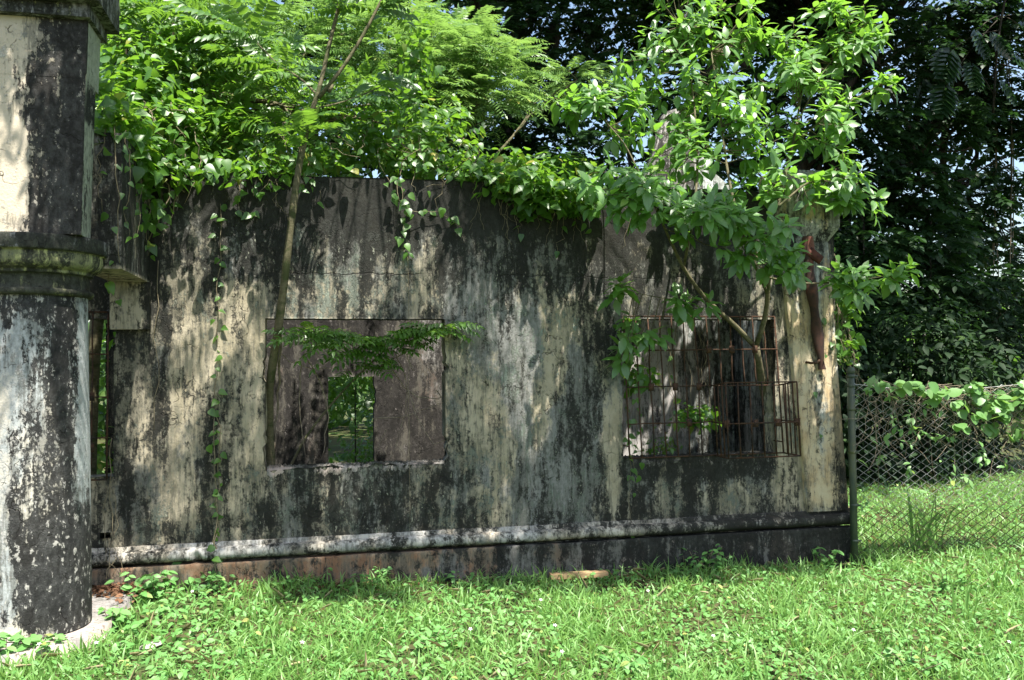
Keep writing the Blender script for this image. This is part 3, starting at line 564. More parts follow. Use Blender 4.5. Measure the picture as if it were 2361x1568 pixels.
# torn rusty downpipe strip and bracket on the pilaster
A = Acc(); p0, p1, p2, p3 = P(1862, 545, YW - .18), P(1868, 640, YW - .14), P(1880, 730, YW - .11), P(1896, 852, YW - .085)
pp = smooth_path([p0, p1, p2, p3], 16); wv = np.array([.062, .03, 0])
V = []
for i, p in enumerate(pp):
    wd = .055 + .012 * math.sin(i * 1.3) - .02 * (i > 13); ar = np.linspace(-1, 1, 5)
    V += [p + np.array([wd * a, -.022 * (1 - a * a), 0]) for a in ar] + [p + np.array([wd * a, -.019 * (1 - a * a) + .004, 0]) for a in ar[::-1]]
n = 10; i, j = np.meshgrid(np.arange(15), np.arange(n), indexing='ij'); A.add(V, np.stack([i * n + j, i * n + (j + 1) % n, (i + 1) * n + (j + 1) % n, (i + 1) * n + j], -1).reshape(-1, 4))
pipe = A.build('downpipe', m_pipe, ruin); pipe['label'] = 'torn rusty downpipe strip hanging loose on the end pilaster'
A = Acc(); q0, q1 = P(1862, 566, YW - .19), P(1895, 600, YW - .17); A.box((q0[0], q0[1], q1[2]), (q1[0], q0[1] + .02, q0[2] - .05), rot=np.array([[.8, 0, .6], [0, 1, 0], [-.6, 0, .8]]))
m_red = plain_mat('red_rust', (.10, .034, .022), (.06, .022, .016), 20, .8, .2); A.build('bent_flange', m_red, pipe)
A = Acc(); b0 = P(1858, 835, YW - .06); A.tube([b0, b0 + [.03, -.04, -.01], b0 + [.09, -.05, -.005], b0 + [.13, -.03, .02], b0 + [.135, .01, .025]], .013, 6); A.build('iron_bracket', m_rust, ruin)

# ================================================================== vegetation
def PB(px, py, Y, r, ry=None, rz=None):        # ellipsoid at a surveyed place; radii in photo pixels at that depth, ry in metres
    p = P(px, py, Y); k = Y / FOC; return (*p, r * k, (ry if ry is not None else r * k), (rz if rz is not None else r) * k)
def limb_to(A, a, b, r0, r1, sag=.04, wob=.05, n=9, k=6):
    p = bend(a, b, n, sag, wob); A.tube(p, np.linspace(r0, r1, n), k); return p
def seg_near(paths, q):
    best = None; bd = 1e9
    for p in paths:
        d = np.linalg.norm(p - q, axis=1); i = int(np.argmin(d))
        if d[i] < bd: bd = d[i]; best = p[i]
    return best

# ---- broadleaf tree growing out of the barred window
def broadleaf():
    base = P(1765, 985, YW + .35)
    t = thing('broadleaf_tree', 'large-leaved tree growing out through the barred window and spreading over the wall', 'tree', base)
    A = Acc(); L = []
    fork = P(1742, 800, YW - .02)
    pth = smooth_path([P(1795, 1120, YW + .75), P(1783, 1000, YW + .45), P(1760, 900, YW + .22), fork], 16); A.tube(pth, np.linspace(.052, .036, 16), 8); L.append(pth)
    def br(pts, r0, r1, n=20):
        p = smooth_path(pts, n); A.tube(p, np.linspace(r0, r1, n), 6); L.append(p); return p
    br([fork, P(1690, 745, YW - .10), P(1625, 690, YW - .2), P(1575, 620, YW - .3), P(1530, 520, YW - .5), P(1490, 430, YW - .6)], .026, .008)
    br([fork, P(1762, 760, YW - .1), P(1772, 700, YW - .2), P(1770, 620, YW - .35), P(1790, 480, YW - .4), P(1830, 330, YW - .2), P(1850, 200, YW)], .026, .008)
    br([P(1775, 690, YW - .2), P(1745, 620, YW - .4), P(1710, 540, YW - .6), P(1680, 420, YW - .5), P(1660, 260, YW - .1), P(1640, 120, YW + .2)], .018, .007)
    br([P(1575, 620, YW - .3), P(1600, 500, YW - .5), P(1610, 380, YW - .3), P(1600, 220, YW + .3), P(1570, 60, YW + .5)], .014, .006)
    br([P(1790, 480, YW - .4), P(1860, 420, YW - .4), P(1960, 410, YW - .3)], .012, .005)
    br([P(1770, 640, YW - .3), P(1850, 655, YW - .5), P(1960, 650, YW - .6), P(2080, 630, YW - .6)], .011, .004)
    br([P(1830, 330, YW - .2), P(1930, 250, YW), P(2030, 195, YW)], .010, .004)
    br([P(1830, 300, YW - .2), P(1900, 160, YW + .2), P(2000, 50, YW + .2)], .010, .004)
    br([P(1490, 430, YW - .6), P(1440, 330, YW - .3), P(1370, 250, YW)], .008, .004)
    br([P(1625, 690, YW - .2), P(1540, 690, YW - .3), P(1440, 670, YW - .35)], .006, .003)
    # cut the crown into leaf rosettes on short twigs
    cl = [(1560, 50, .5, 100, 13), (1480, 140, .5, 90, 12), (1680, 85, .4, 100, 12), (1615, 170, .3, 130, 16), (1770, 140, .2, 120, 15), (1890, 115, .2, 110, 14), (2000, 50, .2, 75, 9), (1930, 20, .3, 85, 10), (1560, -40, .6, 110, 9), (1700, 20, .4, 90, 7), (1990, 110, .1, 60, 6), (2035, 200, 0, 45, 4),
          (1350, 225, 0, 80, 10), (1300, 235, .1, 45, 4), (1440, 260, .1, 90, 10), (1560, 290, -.1, 110, 11), (1700, 260, -.2, 110, 15), (1820, 230, -.1, 120, 15), (1930, 220, 0, 70, 7), (1920, 330, -.2, 80, 8), (1975, 440, -.3, 80, 9), (1900, 430, -.4, 80, 8),
          (1760, 370, -.4, 90, 11), (1620, 400, -.3, 100, 4), (1390, 430, -.65, 80, 11), (1480, 430, -.75, 90, 11), (1560, 470, -.8, 75, 8), (1650, 500, -.9, 85, 12), (1740, 545, -.9, 90, 12), (1820, 595, -.85, 65, 9), (1690, 470, -.8, 60, 6),
          (1960, 655, -.6, 55, 6), (2070, 625, -.6, 55, 6), (1900, 640, -.5, 40, 3), (1425, 668, -.35, 40, 3), (1600, 690, -.4, 45, 5), (1455, 790, -.25, 55, 4), (1420, 830, -.2, 30, 1), (1520, 340, .3, 90, 4), (1500, 790, -.15, 30, 2)]
    F = Acc(); tips = []
    for px, py, dy, r, n in cl:
        c_ = P(px, py, YW + dy); k = (YW + dy) / FOC
        for _ in range(int(n * 1.28)):
            u = nrm(rv(1))[0]; q = c_ + u * r * k * np.array([1, 1.25, 1]) * rng.random() ** .45 * .95; tips.append((q, u))
    for q, u in tips:
        s0 = seg_near(L, q); dd = q - s0; ln = np.linalg.norm(dd)
        if ln > .02:
            p = bend(s0, q, 6, -.06, .04); A.tube(p, np.linspace(.0055, .0026, 6), 5)
        ax = nrm(dd + UP * .35 * ln + u * .1)[0] if False else nrm((dd / max(ln, .1) + UP * .55 + rv(1, .25)[0]))
        m = rng.integers(8, 13); ph = rng.random() * 6.28; a = ph + np.arange(m) * 2.4
        b1 = nrm(np.cross(ax, [.3, .8, .1])); b2 = np.cross(ax, b1)
        rad = np.cos(a)[:, None] * b1 + np.sin(a)[:, None] * b2; h = np.linspace(0, 1, m)
        d = nrm(rad + ax * (-.15 + 1.0 * h[:, None]) + np.array([0, -.22, -.30]) + rv(m, .14))
        nn = nrm(UP * 1.0 + ax * .3 - rad * .1 + np.array([0, -.42, 0]) + rv(m, .28))
        pos = q - ax * (.085 * (1 - h))[:, None] + rad * .025
        sz = rng.uniform(.125, .19, m) * (1 - .35 * h)
        scatter(F, T_OV, pos, d, nn, sz, np.clip(rng.random(m) * .75 + .22 * h, 0, .98), rng.uniform(.95, 1.2, m))
    A.build('trunk', m_bark, t, True); F.build('crown', L_fic, t)
broadleaf()

# ---- slender pinnate tree leaning out of the open window
def slender():
    t = thing('slender_tree', 'slender leaning trunk rising from the open window, forked high above the wall', 'tree', P(625, 1000, YW + .25))
    A = Acc()
    p = smooth_path([P(628, 1200, YW + .42), P(622, 1000, YW + .34), P(618, 905, YW + .20), P(632, 820, YW - .02), P(650, 700, YW - .16), P(668, 540, YW - .25), P(690, 370, YW - .3), P(712, 275, YW - .3)], 30)
    A.tube(p, np.linspace(.041, .026, 30) + .002 * np.sin(np.arange(30) * 1.7), 9)
    f1 = smooth_path([p[-1], P(735, 225, YW - .3), P(752, 130, YW - .25), P(775, 40, YW - .2), P(800, -60, YW - .1), P(815, -180, YW)], 14); A.tube(f1, np.linspace(.020, .010, 14), 7)
    f2 = smooth_path([P(735, 225, YW - .3), P(790, 160, YW - .3), P(845, 70, YW - .3), P(880, 0, YW - .3), P(930, -100, YW - .3)], 12); A.tube(f2, np.linspace(.018, .009, 12), 7)
    f3 = smooth_path([P(735, 225, YW - .3), P(700, 180, YW - .1), P(640, 150, YW + .15), P(560, 130, YW + .4), P(480, 90, YW + .6)], 12); A.tube(f3, np.linspace(.010, .005, 12), 6)
    f4 = smooth_path([P(725, 250, YW - .3), P(800, 235, YW), P(900, 190, YW + .2)], 8); A.tube(f4, np.linspace(.008, .004, 8), 6)
    f5 = smooth_path([P(640, 150, YW + .15), P(560, 60, YW + .4), P(430, 20, YW + .7), P(330, 30, YW + .8)], 10); A.tube(f5, np.linspace(.007, .003, 10), 5)
    # stub where a branch broke
    A.tube([P(768, 195, YW - .3), P(757, 212, YW - .3)], [.014, .02], 6)
    F = Acc(); S = F
    def leaves(path, n, L, spread=.5, i0=0):
        k = rng.integers(i0, len(path), n); pos = path[k]; tdir = nrm(np.gradient(path, axis=0))[k]
        d = nrm(rv(n, .7) * [1, .8, .35] + tdir * .5 + UP * .12); pinnate(F, pos, d, nrm(UP + rv(n, .25) + np.array([0, -.25, 0])), rng.uniform(.7, 1.2, n) * L, 8, .105, T_LFT, .32, .35, S, 1.0)
    leaves(f3, 46, .40, i0=3); leaves(f5, 46, .42, i0=2); leaves(f1, 26, .45, i0=7); leaves(f2, 20, .42, i0=7); leaves(f4, 16, .34, i0=3); leaves(p, 7, .35, i0=27)
    # added boughs above the frame, hung from the fork, to dapple the wall
    for k in range(58):
        a = f1[-1] if k % 2 else f2[-1]; b = np.array([-2.2 + 8.2 * (k + rng.random()) / 58, (rng.uniform(4.3, 5.75) if k < 31 else rng.uniform(4.3, 4.95)), rng.uniform(5.8, 6.4)]); q = smooth_path(bend(a, b, 9, .05, .05), 14); A.tube(q, np.linspace(.009, .003, 14), 5); leaves(q, int(rng.integers(14, 24)) if rng.random() < (.34 if -.8 < b[0] < .5 else .62) else 2, .42, i0=11)
    A.build('trunk', m_bark, t, True); F.build('crown', L_pin, t)
slender()

# ---- sapling inside the open window: thin diagonal stem, fan of pinnate leaves across the opening
def sapling():
    t = thing('window_sapling', 'thin diagonal sapling inside the open window fanning pinnate leaves across the lintel', 'sapling', P(650, 1080, YW + .5))
    A = Acc(); F = Acc(); S = F
    p = smooth_path([P(640, 1140, YW + .55), P(700, 1010, YW + .45), P(790, 900, YW + .35), P(905, 790, YW + .15)], 16); A.tube(p, np.linspace(.013, .007, 16), 6)
    q1 = smooth_path([p[-1], P(960, 770, YW), P(1040, 745, YW - .1)], 8); A.tube(q1, np.linspace(.007, .003, 8), 5)
    q2 = smooth_path([P(850, 850, YW + .2), P(830, 800, YW + .1), P(760, 770, YW - .05), P(690, 765, YW - .1)], 9); A.tube(q2, np.linspace(.006, .003, 9), 5)
    for pa, n, lo in ((q1, 44, 1), (q2, 50, 2), (p, 16, 12)):
        k = rng.integers(lo, len(pa), n); d = nrm(rv(n, .8) * [1.2, .5, .2] + np.array([.1, -.25, .02]))
        pinnate(F, pa[k] + rv(n, .05) * [1.5, .6, .5], d, nrm(UP + rv(n, .2) + np.array([0, -.35, 0])), rng.uniform(.17, .30, n), 6, .075, T_LFT, .25, .45, S, 1.0)
    A.build('stem', m_bark, t, True); F.build('foliage', L_pin, t)
sapling()

# dry criss-cross branches in the open window
def twigs():
    t = thing('dry_branches', 'bare grey dry twigs arching across the open window', 'dead branch', P(930, 1000, YW + .3)); A = Acc()
    for pts, r in (([(905, 795, .3), (960, 800, .2), (1030, 760, .05)], .004), ([(870, 850, .3), (930, 815, .2), (1020, 780, .1), (1045, 740, 0)], .0035), ([(880, 800, .3), (905, 860, .3), (960, 920, .25), (1010, 925, .2), (1040, 900, .2)], .0045), ([(910, 810, .25), (940, 880, .25), (935, 960, .3), (900, 1060, .35)], .003),
                   ([(700, 820, .3), (740, 870, .3), (760, 960, .35), (740, 1060, .4)], .0045), ([(695, 830, .3), (690, 940, .3), (705, 1060, .4)], .004), ([(860, 965, .35), (920, 965, .3), (1000, 935, .2), (1035, 925, .1)], .003), ([(940, 900, .25), (970, 980, .25), (1000, 1030, .2), (1030, 1015, .05)], .0035),
                   ([(1005, 900, .3), (1040, 945, .15)], .004), ([(650, 735, .2), (645, 850, .4), (630, 1060, .5)], .010), ([(620, 800, .1), (650, 820, .2), (700, 850, .3), (760, 850, .3), (880, 853, .35)], .0025), ([(868, 1050, .4), (880, 1010, .35), (890, 990, .3)], .0045), ([(930, 800, .1), (945, 840, .1), (955, 855, .1)], .0035)):
        p = smooth_path([P(x, y, YW + d) for x, y, d in pts], 14); p[1:-1] += rv(12, .006); A.tube(p, np.linspace(r * 1.35, r * .7, 14), 5)
    A.build('twig', m_twig, t, True)
twigs()

# ---- vines
def strand(S, F, pts, n, size, r=.0035, jit=.03, tpl=T_HEART, hang=.8, out=(0, -1, 0), wob=.012, side=.6):
    p = smooth_path(pts, max(12, int(n * .7) + 6)); p[1:-1] += rv(len(p) - 2, wob); S.tube(p, np.linspace(r, r * .5, len(p)), 5)
    if n:
        k = np.linspace(.02, 1, n) * (len(p) - 1); pos = np.stack([np.interp(k, np.arange(len(p)), p[:, j]) for j in range(3)], 1) + rv(n, jit) * [1, .6, .6]
        s_ = np.where(np.arange(n) % 2, 1, -1)[:, None]; d = nrm(np.array([1, 0, 0]) * s_ * side + np.array([0, 0, -hang]) + rv(n, .35) + np.array(out) * .25)
        nn = nrm(np.array(out) * 1. + UP * .75 + rv(n, .3)); scatter(F, tpl, pos, d, nn, size * rng.uniform(.6, 1.25, n), rng.random(n) * .95)
def vine(name, label, strands, size, group=None, blobs=None, nblob=0, mat=None, cat='vine', tpl=T_HEART, loc=None, up=.8, out=.6):
    t = thing(name, label, cat, loc if loc is not None else strands[0][0][-1], group); S = Acc(); F = Acc()
    for pts, n, *kw in strands: strand(S, F, pts, n, size, **(kw[0] if kw else {}))
    if blobs: leaves_in(F, tpl, blobs, nblob, size, out, up, .4, .45, 3, size * .8)
    S.build('stems', m_vstem, t, True)
    if F.n: F.build('foliage', mat or L_vine, t)
    return t
def W(px, py, d=-.03): return P(px, py, YW + d)
# mound over the left end of the wall and the beam
bl = [PB(300, 150, 8.0, 90, .5), PB(270, 260, 7.7, 70, .4), PB(340, 250, 7.8, 100, .5), PB(420, 200, 8.2, 110, .5), PB(320, 330, 7.45, 70, .3), PB(400, 330, 7.6, 90, .4), PB(480, 310, 7.8, 90, .4), PB(450, 380, 7.5, 70, .2, 28), PB(380, 390, 7.25, 60, .25, 32), PB(290, 300, 7.0, 45, .3, 60), PB(300, 350, 6.95, 50, .25, 40), PB(335, 385, 7.1, 40, .2, 40), PB(255, 260, 6.6, 34, .22, 50), PB(240, 320, 6.5, 22, .15, 30), PB(290, 330, 6.75, 30, .18, 35), PB(262, 230, 6.8, 35, .25, 60), PB(330, 420, 7.2, 35, .15, 60), PB(345, 480, 7.25, 22, .08, 40)]
st = [([W(330, 350, -.1), W(320, 430, -.25), W(350, 480, -.2), W(385, 500, -.1)], 10), ([W(380, 380, -.05), W(392, 450, -.08), W(370, 500, -.12), W(345, 545, -.1), W(340, 560, -.05)], 4, dict(r=.007)), ([W(300, 380, -.6), W(285, 460, -.7), W(270, 520, -.7), W(245, 580, -.75)], 6), ([W(400, 390, -.05), W(405, 470, -.06), W(375, 540, -.06)], 3, dict(r=.006)), ([W(310, 350, -.3), W(330, 430, -.3), W(335, 520, -.25)], 12), ([W(365, 600, -.02), W(362, 760, -.02), W(366, 920, -.02), W(355, 990, -.02)], 0, dict(r=.004)), ([W(250, 610, -.7), W(256, 660, -.5), W(270, 690, -.3)], 4)]
for k in range(26):
    x = rng.uniform(250, 480); y = rng.uniform(230, 380); st.append(([W(x, y, rng.uniform(-.25, .3)), W(x + rng.normal(0, 25), y + 40, rng.uniform(-.3, .1)), W(x + rng.normal(0, 30), y + rng.uniform(60, 130), rng.uniform(-.25, -.05))], 0, dict(r=.004, wob=.02)))
vine('climbing_vine', 'dense heart-leaved vine heaped over the beam and the wall end beside the column', st, .078, 'vines heaped on the wall top', bl, 3000, loc=W(350, 400))
vine('trailing_vine', 'thin dry runners hanging down the dark side of the porch beam', [([(-1.34, 6.5, 3.4), (-1.32, 6.52, 3.1), (-1.335, 6.5, 2.8), (-1.33, 6.55, 2.62)], 7), ([(-1.34, 6.9, 3.4), (-1.31, 6.9, 3.0), (-1.33, 6.85, 2.7)], 9), ([(-1.4, 6.42, 3.4), (-1.36, 6.40, 3.0), (-1.37, 6.40, 2.6), (-1.36, 6.42, 2.45)], 5, dict(r=.005)), ([(-1.34, 7.2, 3.4), (-1.3, 7.15, 2.95), (-1.32, 7.2, 2.6)], 8), ([(-1.45, 6.42, 3.4), (-1.5, 6.38, 3.1), (-1.47, 6.4, 2.8)], 3)], .06)
bl = [PB(560, 340, 7.7, 100, .35, 75), PB(650, 370, 7.5, 90, .2, 60), PB(600, 400, 7.30, 80, .28, 32), PB(500, 395, 7.28, 70, .28, 28), PB(760, 330, 7.8, 110, .35, 80), PB(720, 385, 7.5, 80, .2, 20), PB(860, 360, 7.65, 110, .3, 60), PB(970, 385, 7.5, 60, .2, 18), PB(900, 300, 8.0, 90, .4, 60), PB(960, 350, 7.7, 90, .35, 70), PB(1040, 340, 7.8, 80, .35, 80), PB(1090, 390, 7.4, 70, .3, 32), PB(1000, 270, 8.2, 90, .4, 60), PB(960, 140, 8.3, 45, .3, 110)]
st = [([W(920, 410), W(905, 440, -.12), W(930, 480, -.08), W(985, 490, -.06), W(1050, 500, -.04), W(1065, 525, -.03)], 18), ([W(925, 430, -.05), W(935, 500, -.06), W(925, 545, -.04), W(945, 590, -.02)], 16), ([W(940, 590), W(945, 690), W(940, 900), W(946, 1100), W(945, 1225)], 0, dict(r=.0025, wob=.004)), ([W(560, 410, -.05), W(540, 450, -.08), W(550, 490, -.06), W(600, 500, -.05)], 9), ([W(700, 400, -.1), W(690, 440, -.1)], 7)]
for k in range(26):
    x = rng.uniform(560, 1120); y = rng.uniform(280, 390); st.append(([W(x, y, rng.uniform(-.05, .4)), W(x + rng.normal(0, 40), y + 20, rng.uniform(-.2, .3)), W(x + rng.normal(0, 40), y + rng.uniform(40, 110), rng.uniform(-.12, -.03))], int(rng.integers(0, 6)), dict(r=.004, wob=.02)))
for x in (640, 1095, 1110, 1180): st.append(([W(x, 410), W(x + rng.normal(0, 15), 450), W(x + rng.normal(0, 25), 530)], 0, dict(r=.003)))
vine('climbing_vine', 'leafy vine cushion along the middle of the wall top with a trailing spray', st, .070, 'vines heaped on the wall top', bl, 1900, loc=W(850, 400))
bl = [PB(1150, 410, 7.5, 60, .2, 28), PB(1200, 425, 7.3, 75, .26, 28), PB(1290, 440, 7.25, 75, .24, 30), PB(1180, 380, 7.8, 50, .2, 25), PB(1260, 400, 7.6, 60, .2, 22), PB(1350, 470, 7.35, 50, .10, 30), PB(1240, 470, 7.36, 60, .08, 25), PB(1300, 400, 7.9, 80, .3, 30)]
st = [([W(1190, 440), W(1185, 480, -.05), W(1195, 540)], 3, dict(r=.004)), ([W(1290, 460), W(1300, 540), W(1285, 580)], 3, dict(r=.003))]
for k in range(14):
    x = rng.uniform(1150, 1500); st.append(([W(x, 440), W(x + rng.normal(0, 14), 480), W(x + rng.normal(0, 22), rng.uniform(500, 590))], 0, dict(r=.003, wob=.015)))
vine('climbing_vine', 'thin vine mat spilling from the wall top under the broadleaf tree', st, .075, 'vines heaped on the wall top', bl, 1600, loc=W(1250, 430))
vine('trailing_vine', 'single leafy vine climbing the wall from plinth to top left of the open window', [([W(500, 1335, -.10), W(498, 1200), W(508, 1000), W(492, 930), W(505, 800), W(500, 640), W(512, 560), W(508, 470)], 36, dict(jit=.02, r=.005, side=.9, hang=.4)), ([W(500, 1330, -.1), W(497, 1100), W(494, 960)], 12, dict(r=.007, side=1.))], .062)
st = [([W(1465, 800, -.05), W(1470, 950, -.06), W(1462, 1060, -.13), W(1470, 1100, -.1)], 26, dict(jit=.03)), ([W(1440, 740, .02), W(1450, 900, 0), W(1448, 1060, 0), W(1455, 1200)], 8), ([W(1540, 760, .1), W(1560, 900, .1), W(1545, 1040, .1)], 10, dict(r=.004)), ([W(1452, 1100), W(1448, 1180), W(1470, 1240)], 2, dict(r=.002)), ([W(1560, 740, .2), W(1540, 860, .2), W(1580, 1030, .2)], 0, dict(r=.004))]
for k in range(16):
    x = rng.uniform(1440, 1640); st.append(([W(x, 740, .25), W(x + rng.normal(0, 14), 880, .2), W(x + rng.normal(0, 20), 1040, .2)], 0, dict(r=.0025, wob=.02)))
vine('trailing_vine', 'vine threaded through the bars at the near end of the barred window', st, .062, None, [PB(1480, 870, YW + .1, 40, .12, 20), PB(1600, 965, YW + .2, 60, .12, 14), PB(1450, 760, YW, 18, .08, 25)], 330)
st = [([W(1905, 560, .1), W(1930, 640, .05), W(1920, 720), W(1915, 800, -.08), W(1940, 850, -.05)], 16), ([W(1920, 560, .3), W(1950, 700, .2), W(1965, 800, 0), W(1975, 880, -.1)], 16), ([W(1890, 640, -.1), W(1905, 760, -.1), W(1895, 900, -.1), W(1885, 1000, -.07)], 5, dict(r=.002)), ([W(1915, 700, -.07), W(1925, 900, -.07), W(1935, 1100, -.08)], 0, dict(r=.0025))]
for k in range(10): st.append(([W(1930, 700, .1), W(1950 + rng.normal(0, 15), 800, 0), W(1985 + rng.normal(0, 25), 900, -.1)], 0, dict(r=.003, wob=.02)))
vine('trailing_vine', 'vine hanging round the corner of the ruin down to the fence post', st, .075, None, [PB(1945, 700, 7.6, 35, .2, 60), PB(1940, 790, 7.5, 28, .15, 50)], 260)
vine('trailing_vine', 'dry roots trailing over the base moulding beside the column', [([W(258, 1010, -.04), W(250, 1150, -.04), W(258, 1260, -.1), W(250, 1330, -.2)], 0, dict(r=.004)), ([W(250, 1240, -.05), W(268, 1290, -.11), W(245, 1335, -.2)], 0, dict(r=.003)), ([W(262, 1100, -.03), W(270, 1280, -.11), W(290, 1340, -.2)], 0, dict(r=.0025)), ([W(246, 1120, -.03), W(240, 1260, -.1), W(262, 1335, -.2)], 0, dict(r=.003))], .05)

# ---- feathery trees behind the wall
def feathery(label, blobs, n, trunk, seed, L=.40, tpl=T_NAR, pairs=13, lf=.085, mat=None):
    t = thing('feathery_tree', label, 'tree', trunk[0], 'feathery trees behind the wall'); A = Acc(); F = Acc(); S = F
    p = smooth_path(trunk, 14); A.tube(p, np.linspace(.09, .04, 14), 7)
    paths = []
    for b in blobs:
        c_ = np.array(b[:3]); q = limb_to(A, p[rng.integers(6, 14)], c_, .035, .010, .03, .06)
        for _ in range(5):
            e = c_ + nrm(rv(1))[0] * np.array(b[3:6]) * .85; paths.append(limb_to(A, q[rng.integers(4, 9)], e, .012, .004, .02, .06, 7, 5))
    pts, u = ell_points(blobs, n, .25)
    d = nrm(u * [1, 1, .4] + rv(n, .55) * [1, 1, .3] + np.array([.1, -.2, .1])); pinnate(F, pts, d, nrm(UP + rv(n, .22) + np.array([0, -.45, 0])), rng.uniform(.7, 1.25, n) * L, pairs, lf, tpl, .28, .30, S, 1.0)
    A.build('trunk', m_bark, t, True); F.build('crown', mat or L_fea, t)
feathery('feathery yellow-green tree arching between the slender trunk and the dark trees', [PB(1000, 150, 10.5, 150, .8, 70), PB(1130, 150, 10.3, 110, .6, 60), PB(900, 110, 10.8, 130, .8, 90), PB(1120, 220, 10.2, 90, .5, 40), PB(950, 220, 10.2, 120, .6, 40), PB(1330, 185, 11.5, 70, .5, 28), PB(1050, 80, 11.2, 90, .6, 30)], 1250, [(1.6, 11, 0), (1.5, 11, 2), P(950, 300, 10.8)], 1)
feathery('feathery bright tree filling the top between column and slender trunk', [PB(560, 60, 11, 150, .8, 100), PB(430, 100, 10.8, 150, .8, 110), PB(650, 190, 10.6, 130, .7, 80), PB(820, 60, 11.2, 130, .8, 90), PB(300, 120, 10.8, 110, .7, 120), PB(740, 120, 11, 120, .7, 80), PB(500, 220, 10.4, 140, .7, 70)], 1000, [(-2.2, 11.1, 0), (-2.2, 11.1, 2.5), P(560, 200, 11)], 2)
def bushy(name, label, blobs, n, size, trunk, mat, tpl=T_OV, grp=None, cat='tree', r0=.08, bark=None, clump=5, cr=.12, up=.8):
    t = thing(name, label, cat, trunk[0], grp); A = Acc(); F = Acc(); p = smooth_path(trunk, 12); A.tube(p, np.linspace(r0, r0 * .45, 12), 8)
    for b in blobs: limb_to(A, p[rng.integers(4, 12)], np.array(b[:3]), r0 * .35, r0 * .1, .03, .08)
    leaves_in(F, tpl, blobs, n, size, .55, up, .45, .35, clump, cr)
    A.build('trunk', bark or m_bark3, t, True); F.build('crown', mat, t); return t
feathery('glossy pinnate-leaved small tree between the column and the slender trunk', [PB(400, 50, 9.0, 130, .5, 60), PB(300, 70, 8.8, 80, .5, 60), PB(560, 140, 8.6, 120, .4, 50), PB(470, 190, 8.6, 110, .4, 50), PB(640, 240, 8.4, 110, .4, 50), PB(860, 240, 8.5, 110, .4, 50), PB(560, 300, 8.2, 90, .4, 36), PB(740, 320, 8.2, 80, .4, 30), PB(940, 290, 8.3, 60, .3, 40)], 430, [(-2.3, 9.4, 0), (-2.2, 9.3, 2.5), P(480, 200, 8.9)], 3, .40, T_LFT, 7, .098, L_pin)
# ---- dark forest behind
FG = 'dark trees behind the ruin'
def dark_tree(label, trunk, blobs, n, size=.13, r0=.2, mat=None, roots=0, dens=2.1):
    t = thing('forest_tree', label, 'tree', trunk[0], FG); A = Acc(); F = Acc(); S = Acc(); p = smooth_path(trunk, 16); A.tube(p, np.linspace(r0, r0 * .45, 16), 9)
    for b in blobs:
        c_ = np.array(b[:3]); q = limb_to(A, p[rng.integers(6, 16)], c_, r0 * .3, r0 * .08, .04, .10)
        for _ in range(4): limb_to(A, q[rng.integers(3, 8)], c_ + nrm(rv(1))[0] * np.array(b[3:6]) * .8, r0 * .09, r0 * .03, .0, .08, 6, 5)
    m = int(n * dens) // 13; pts, u = ell_points(blobs, m, .2); d = nrm(u * [1, 1, .3] + rv(m, .6) * [1, 1, .3] + np.array([0, -.2, -.1]))
    pinnate(F, pts, d, nrm(UP + rv(m, .25) + np.array([0, -.4, 0])), rng.uniform(.8, 1.3, m) * size * 3.4, 6, size * 1.2, T_SM, .3, .4, None, 1.3)
    A.build('trunk', m_bark3, t, True); F.build('crown', mat or L_dark, t)
    if roots:
        R = Acc()
        for k in range(roots):
            x = rng.uniform(-.35, .35); y0 = rng.uniform(-.3, .3); a = np.array(trunk[-1]) + [x, y0 - .4, rng.uniform(-1.5, .5)]
            R.tube(smooth_path([a, a + [rng.normal(0, .06), 0, -2], a + [rng.normal(0, .12), 0, -rng.uniform(3.2, 5.5)]], 12), .011, 5)
        R.build('hanging_roots', m_twig, t, True)
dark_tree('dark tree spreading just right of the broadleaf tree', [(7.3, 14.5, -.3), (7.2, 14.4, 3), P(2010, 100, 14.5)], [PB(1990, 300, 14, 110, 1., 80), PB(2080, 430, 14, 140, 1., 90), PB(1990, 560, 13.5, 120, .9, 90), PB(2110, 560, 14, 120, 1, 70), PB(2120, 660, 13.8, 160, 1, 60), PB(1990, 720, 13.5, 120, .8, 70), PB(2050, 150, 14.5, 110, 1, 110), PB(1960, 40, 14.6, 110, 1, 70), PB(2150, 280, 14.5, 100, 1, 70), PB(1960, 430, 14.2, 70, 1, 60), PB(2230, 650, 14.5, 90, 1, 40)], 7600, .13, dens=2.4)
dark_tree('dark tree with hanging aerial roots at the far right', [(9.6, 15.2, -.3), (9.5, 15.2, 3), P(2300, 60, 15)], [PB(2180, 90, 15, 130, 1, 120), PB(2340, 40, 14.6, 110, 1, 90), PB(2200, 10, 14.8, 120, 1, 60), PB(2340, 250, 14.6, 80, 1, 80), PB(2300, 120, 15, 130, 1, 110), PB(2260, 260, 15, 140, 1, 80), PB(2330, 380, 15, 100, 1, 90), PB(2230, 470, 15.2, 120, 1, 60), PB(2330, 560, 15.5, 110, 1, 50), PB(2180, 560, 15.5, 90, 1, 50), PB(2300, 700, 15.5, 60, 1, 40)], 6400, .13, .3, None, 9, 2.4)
dark_tree('dark tree above the middle of the wall with sky showing through', [(1.9, 15, -.3), (1.9, 15, 3), P(1280, 60, 15)], [PB(1150, 60, 15, 120, 1, 70), PB(1280, 60, 15, 140, 1, 80), PB(1340, 170, 15, 110, 1, 80), PB(1230, 200, 15, 100, 1, 70), PB(1190, 290, 14.5, 120, 1, 60), PB(1310, 330, 14.5, 110, 1, 60), PB(1420, 60, 15.5, 120, 1, 60), PB(1100, 330, 14.8, 120, 1, 60), PB(1260, 400, 14.5, 150, 1, 40)], 7000, .12, .22, dens=1.7)
